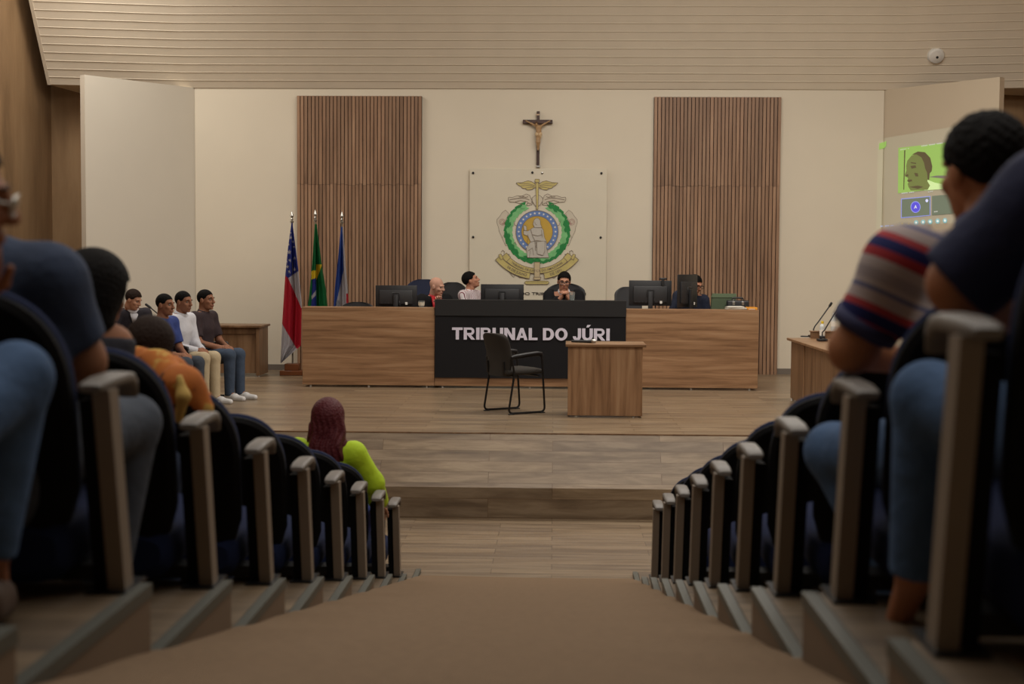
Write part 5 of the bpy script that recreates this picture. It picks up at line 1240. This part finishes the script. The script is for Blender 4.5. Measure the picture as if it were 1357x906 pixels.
# ================================================================== AUDITORIUM SEATS
def audseat(label, k, sg, hextra=0.0):
    """sg=+1: outward is +x (right block); origin under the aisle post"""
    X = (XR_ if sg > 0 else XL_); ah = .53
    t = thing('auditorium_seat', label, 'auditorium seat', (X, rowY(k), rowZ(k)), 0, 'auditorium seats along the aisle')
    return t
LEAN = .115
def build_seat(t, sg):
    o = lambda u: sg * u
    ah = .525
    # aisle-end post: raked panel
    def panel(u0, u1, y0, y1, z0, z1, bm):
        P = []
        a, b = sorted((o(u0), o(u1)))
        for z in (z0, z1):
            dy = -LEAN * z / ah
            P.append([(a, y0 + dy, z), (b, y0 + dy, z), (b, y1 + dy, z), (a, y1 + dy, z)])
        loft(bm, P)
    bm = B(); panel(-.021, .020, -.034, .034, 0, ah - .025, bm); obj('end_post', bm, m_post, t)
    bm = B(); panel(.021, .058, -.02, .10, 0, ah - .05, bm); obj('end_bracket', bm, m_blackshell, t)
    for u, nm in ((.018, 'armrest'), (.60, 'armrest')):
        bm = B(); rings = []
        for y, zo, hh, ww in ((-.165, -.008, .008, .024), (-.155, -.006, .013, .030), (-.08, 0, .015, .033), (.04, .003, .015, .033), (.09, -.002, .015, .032), (.118, -.018, .016, .03), (.132, -.045, .010, .026)):
            rings.append([(o(u) + ww * math.copysign(abs(math.cos(a)) ** .5, math.cos(a)), y, ah + zo - .012 + hh * math.copysign(abs(math.sin(a)) ** .6, math.sin(a))) for a in [2 * PI * q / 20 for q in range(20)]])
        loft(bm, rings); obj(nm, bm, m_cap, t)
    bm = B(); panel(.58, .62, -.055, .10, 0, ah - .03, bm); obj('inner_post', bm, m_blackshell, t)
    # backrest: rounded arch shell with a padded front
    def arch(hw, z0, z1, n=22):
        pts = []
        for i in range(n + 1):
            a = PI * i / n; c, s_ = math.cos(a), math.sin(a)
            pts.append((hw * math.copysign(abs(c) ** .72, c), z1 - .24 + .24 * abs(s_) ** .9))
        low = [(-hw * .97, z0 + .10), (-hw * .88, z0 + .03), (-hw * .7, z0), (hw * .7, z0), (hw * .88, z0 + .03), (hw * .97, z0 + .10)]
        return pts + low
    UC = .315
    def slab(hw, z0, z1, ylo, yhi, m, nm, rnd=.014):
        bm = B(); rings = []
        ctr = (0, (z0 + z1) / 2)
        for y, f in ((ylo, .94), (ylo + rnd, 1.0), (yhi - rnd, 1.0), (yhi, .95)):
            rings.append([(o(UC) + x * f, y - LEAN * 1.15 * ((z - .1) / ah) - .10 + .06 * (x / hw) ** 2, ctr[1] + (z - ctr[1]) * f) for x, z in arch(hw, z0, z1)])
        loft(bm, rings); return obj(nm, bm, m, t)
    slab(.247, .15, .735, -.03, .022, m_blackshell, 'back_shell'); slab(.236, .16, .742, .018, .085, m_bluefab, 'back_cushion', .02)
    # seat pan
    bm = B(); rings = []
    for y, hh, ww, zc in ((-.12, .05, .2, .115), (-.09, .085, .225, .118), (.12, .085, .235, .135), (.30, .07, .23, .165), (.37, .03, .215, .18)):
        rings.append([(o(UC) + ww * math.copysign(abs(math.cos(a)) ** .4, math.cos(a)), y, zc + hh * math.copysign(abs(math.sin(a)) ** .6, math.sin(a))) for a in [2 * PI * q / 24 for q in range(24)]])
    loft(bm, rings); obj('seat_cushion', bm, m_bluefab, t)
    bm = B(); bb(bm, (o(.06), .0, .02), (o(.58), .10, .06)); obj('seat_beam', bm, m_blackmetal, t)
    bm = B(); bb(bm, (o(.58) if False else o(-.03), -.06, 0), (o(.07), .115, .008)); obj('foot_plate', bm, m_blackmetal, t)
seatlab = {(-1, 1): 'front row seat left of the carpet, lowest of the left block', (-1, 2): 'seat of the red-haired person in yellow, second row left of the carpet', (-1, 3): 'seat directly behind the red-haired person, third row left', (-1, 4): 'empty fourth row seat left of the carpet, two rows behind the red-haired person',
           (-1, 5): 'empty seat in the row before the person in orange print, left', (-1, 6): 'seat under the person in the orange printed blouse, left block', (-1, 7): 'seat of the person with black bobbed hair, left block', (-1, 8): 'nearest seat at left, under the person in navy T-shirt',
           (1, 1): 'front row seat right of the carpet, lowest of the right block', (1, 2): 'second row seat right of the carpet, counted from the stage', (1, 3): 'third row seat right of the carpet, counted from the stage', (1, 4): 'fourth row seat right of the carpet, counted from the stage',
           (1, 5): 'fifth row seat right of the carpet, counted from the stage', (1, 6): 'sixth row seat right of the carpet, two rows before the striped polo', (1, 7): 'empty seat in the row before the person in striped polo, right', (1, 8): 'seat under the person in the striped polo shirt, right block', (1, 9): 'nearest seat at right with tall post, under the navy-shirted person'}
for sg in (-1, 1):
    proto = None
    for k in range(1, 10):
        if (sg, k) not in seatlab: continue
        if proto is None: proto = audseat(seatlab[(sg, k)], k, sg); build_seat(proto, sg)
        else:
            r = dup(proto, seatlab[(sg, k)], (XR_ if sg > 0 else XL_, rowY(k), rowZ(k)))
            if k == 9: r.scale = (1, 1, 1.13)
# ================================================================== AUDIENCE
def aud(label, k, sg, headpx, Y, sc, over=None, world=None, head=(0, 0, 0), lean=0, side=0, twist=0, skin_=None, vox=.011, **kw):
    h = at(*headpx, Y); hl = headloc(sc, lean, side, twist); P = h - hl
    fz = (rowZ(k - 1) if k > 1 else FLOORZ + .028) - P.z
    ov = dict(anL=(-.12, .44, fz / sc + .085), anR=(.12, .44, fz / sc + .085), toL=(-.13, .58, fz / sc + .032), toR=(.13, .58, fz / sc + .032)); ov.update(over or {})
    return Fig('person', label, P, 0, sc, lean, side, twist, head=head, over=ov, world=world, skin_=skin_, vox=vox, **kw)
# red-haired woman, second row left
F = aud('person with long dark red hair in neon yellow top, second row left', 2, -1, (435, 557), 8.82, .98, skin_=skin(176, 128, 104), lean=R(2), side=R(3), vox=.013,
        world=dict(elR=at(493, 640, 8.86), wrR=at(503, 668, 9.06)), over=dict(knL=(-.08, .43, .0), knR=(.22, .42, -.02)))
fzz = F.J['anR'][2]; F.J
F.shirt(mat('neon_yellow_top', S(176, 206, 28), .8, var=.12, vscale=7), 'robe'); F.trousers(mat('royal_blue_jeans', S(42, 56, 118), .9)).shoes(mat('red_shoes', S(190, 40, 36), .6)); F.hair('long', m_hairred); F.face().hand('R').hand('L'); F.make()
# woman in orange print, sixth row left
m_or = bpy.data.materials.new('orange_printed_cloth'); m_or.use_nodes = True; nt = m_or.node_tree; b = nt.nodes['Principled BSDF']; b.inputs['Roughness'].default_value = .85
tc = nt.nodes.new('ShaderNodeTexCoord'); n1 = nt.nodes.new('ShaderNodeTexNoise'); n1.inputs['Scale'].default_value = 11; n1.inputs['Detail'].default_value = 2; nt.links.new(tc.outputs['Object'], n1.inputs['Vector'])
rp = ramp(nt, [(0, S(24, 18, 16)), (.39, S(24, 18, 16)), (.42, S(160, 88, 30)), (.60, S(178, 102, 36)), (.64, S(190, 150, 72)), (1, S(200, 164, 88))]); nt.links.new(n1.outputs['Fac'], rp.inputs[0]); nt.links.new(rp.outputs[0], b.inputs['Base Color'])
F = aud('person in orange printed blouse with brown hair, sixth row left', 6, -1, (199, 464), 5.25, .97, skin_=skin(168, 120, 92), head=(R(-15), R(-12), R(8)), side=R(-6), lean=R(6),
        world=dict(shR=at(222, 500, 5.16), elR=at(258, 542, 5.2), wrR=at(256, 556, 5.45)))
F.shirt(m_or, 'robe', infl=.02); F.trousers(m_jeansdk).shoes(m_dkshoe, sandal=True); F.hair('smallbob', m_hairbrown)
T_ = lambda px, py, Y: np.array(at(px, py, Y) - F.P)
F.kid('draped_scarf', solid([fcone(T_(182, 480, 5.06), T_(208, 494, 4.98), .06, .075, (0, 1, 0), .7), fcone(T_(208, 494, 4.98), T_(242, 518, 4.86), .075, .075, (0, 1, 0), .6), fcone(T_(242, 514, 4.86), T_(268, 542, 4.85), .072, .042, (0, 1, 0), .7), cone(T_(236, 510, 4.84), T_(232, 545, 4.83), .06, .035)], .012, .03), m_or)
F.kid('scarf_lining', solid([cone(T_(238, 500, 4.775), T_(243, 525, 4.77), .012, .022), cone(T_(243, 525, 4.77), T_(237, 556, 4.80), .022, .014)], .008, .02), mat('cream_lining', S(190, 158, 84), .8))
F.face().hand('R').hand('L'); F.make()
# woman with black bob, seventh row left
F = aud('person with black bobbed hair, sleeveless, seventh row left', 7, -1, (126, 391), 4.38, .97, skin_=skin(150, 100, 70), head=(R(-25), R(-6), R(4)), lean=R(6),
        world=dict(shR=at(150, 456, 4.36), elR=at(168, 530, 4.46), wrR=at(150, 545, 4.7)))
F.shirt(mat('dark_top', S(34, 34, 44), .85), 'none'); F.trousers(m_jeansdk).shoes(mat('tan_sandals', S(130, 88, 60), .7), sandal=True); F.hair('bob', m_hairblack); F.face().hand('R').hand('L'); F.make()
# person in navy T-shirt, eighth row left, leaning away
F = aud('person in navy T-shirt leaning away, nearest full row at left', 8, -1, (-62, 262), 3.55, 1.06, skin_=skin(140, 96, 70), side=R(-14), lean=R(12), build=1.2,
        world=dict(shR=at(62, 376, 3.44), elR=at(106, 478, 3.52), wrR=at(118, 492, 3.76), knR=at(176, 560, 3.93)), armr=1.25)
F.shirt(mat('navy_tshirt', S(40, 54, 80), .9, var=.12, vscale=7), 'short', infl=.02); F.trousers(m_jeansgy).shoes(m_dkshoe); F.hair('short', m_hairblack); F.face().hand('R').hand('L'); F.make()
# person at the left edge of the picture, ninth row
F = aud('person at left edge, dark hair and glasses, blue-jeaned knee raised', 9, -1, (-66, 262), 2.62, 1.02, skin_=skin(146, 96, 70), head=(R(-72), R(-8), R(6)), lean=R(8), side=R(22),
        world=dict(knR=at(22, 500, 3.0), anR=at(-14, 730, 3.0), toR=at(-2, 792, 3.1), shR=at(-110, 420, 2.62), elR=at(-120, 520, 2.72), wrR=at(-36, 400, 2.76)), vox=.010)
F.shirt(mat('grey_tee', S(70, 70, 78), .9), 'short'); F.trousers(m_jeans).shoes(mat('brown_shoes', S(84, 68, 58), .6)); F.hair('short', m_hairblack); F.face(m_hairblack).glasses(m_silver); F.hand('R', (.1, .1, 1), (-.2, 1, 0), .8); F.hand('L'); F.make()
# man in striped polo, eighth row right
m_polo = bands('striped_polo_cloth', (.42, .0, .9), .17, [(0, S(150, 140, 142)), (.15, S(170, 158, 156)), (.30, S(150, 48, 54)), (.44, S(34, 38, 88)), (.60, S(160, 60, 66)), (.70, S(166, 152, 150)), (.86, S(96, 100, 134)), (.92, S(170, 158, 156))], shift=.35)
F = aud('person in red, navy and grey striped polo, eighth row right', 8, 1, (1303, 228), 3.5, 1.10, skin_=skin(166, 112, 78), head=(R(20), R(-4), R(-3)), side=R(-4), lean=R(10), build=1.12, armr=1.12,
        world=dict(shL=at(1196, 352, 3.46), elL=at(1130, 462, 3.52), wrL=at(1190, 478, 3.80), knL=at(1105, 598, 3.98)), vox=.010)
F.shirt(m_polo, 'short', infl=.02); F.collar(mat('navy_collar', S(44, 46, 84), .8), .072, .045)
a_, b_ = F.J['shL'], F.J['elL']; e_ = a_ + (b_ - a_) * .78; d_ = unit(b_ - a_); rr_ = max(F.arm['L'][0][4], .045) + .031; bm = B(); tube(bm, [e_ - d_ * .035, e_ + d_ * .002], [rr_ + .002, rr_], 24); F.kid('sleeve_cuff', bm, MATS['navy_collar'])
F.trousers(m_jeans).shoes(m_dkshoe); F.hair('short', m_hairblack); F.face().hand('L', None, (0, 0, 1), .5).hand('R'); F.make()
# person in navy polo leaning forward, ninth row right
F = aud('person in navy polo and jeans leaning on the armrest, nearest at right', 9, 1, (1490, 170), 2.72, 1.10, skin_=skin(160, 106, 76), head=(R(10), R(-10), 0), side=R(-8), lean=R(14), build=1.12, armr=1.15,
        world=dict(shL=at(1392, 268, 2.64), elL=at(1272, 376, 2.70), wrL=at(1345, 420, 2.9), knL=at(1232, 528, 3.06), anL=at(1216, 755, 3.12), toL=at(1190, 822, 3.22)), vox=.009)
F.shirt(mat('navy_polo', S(26, 32, 66), .9, var=.1, vscale=7), 'short', infl=.024, slen=1.02); F.trousers(m_jeans).shoes(mat('dark_sandals', S(52, 46, 46), .7), sandal=True); F.hair('short', m_hairblack); F.face().hand('L', None, (0, 0, 1), .5).hand('R'); F.make()
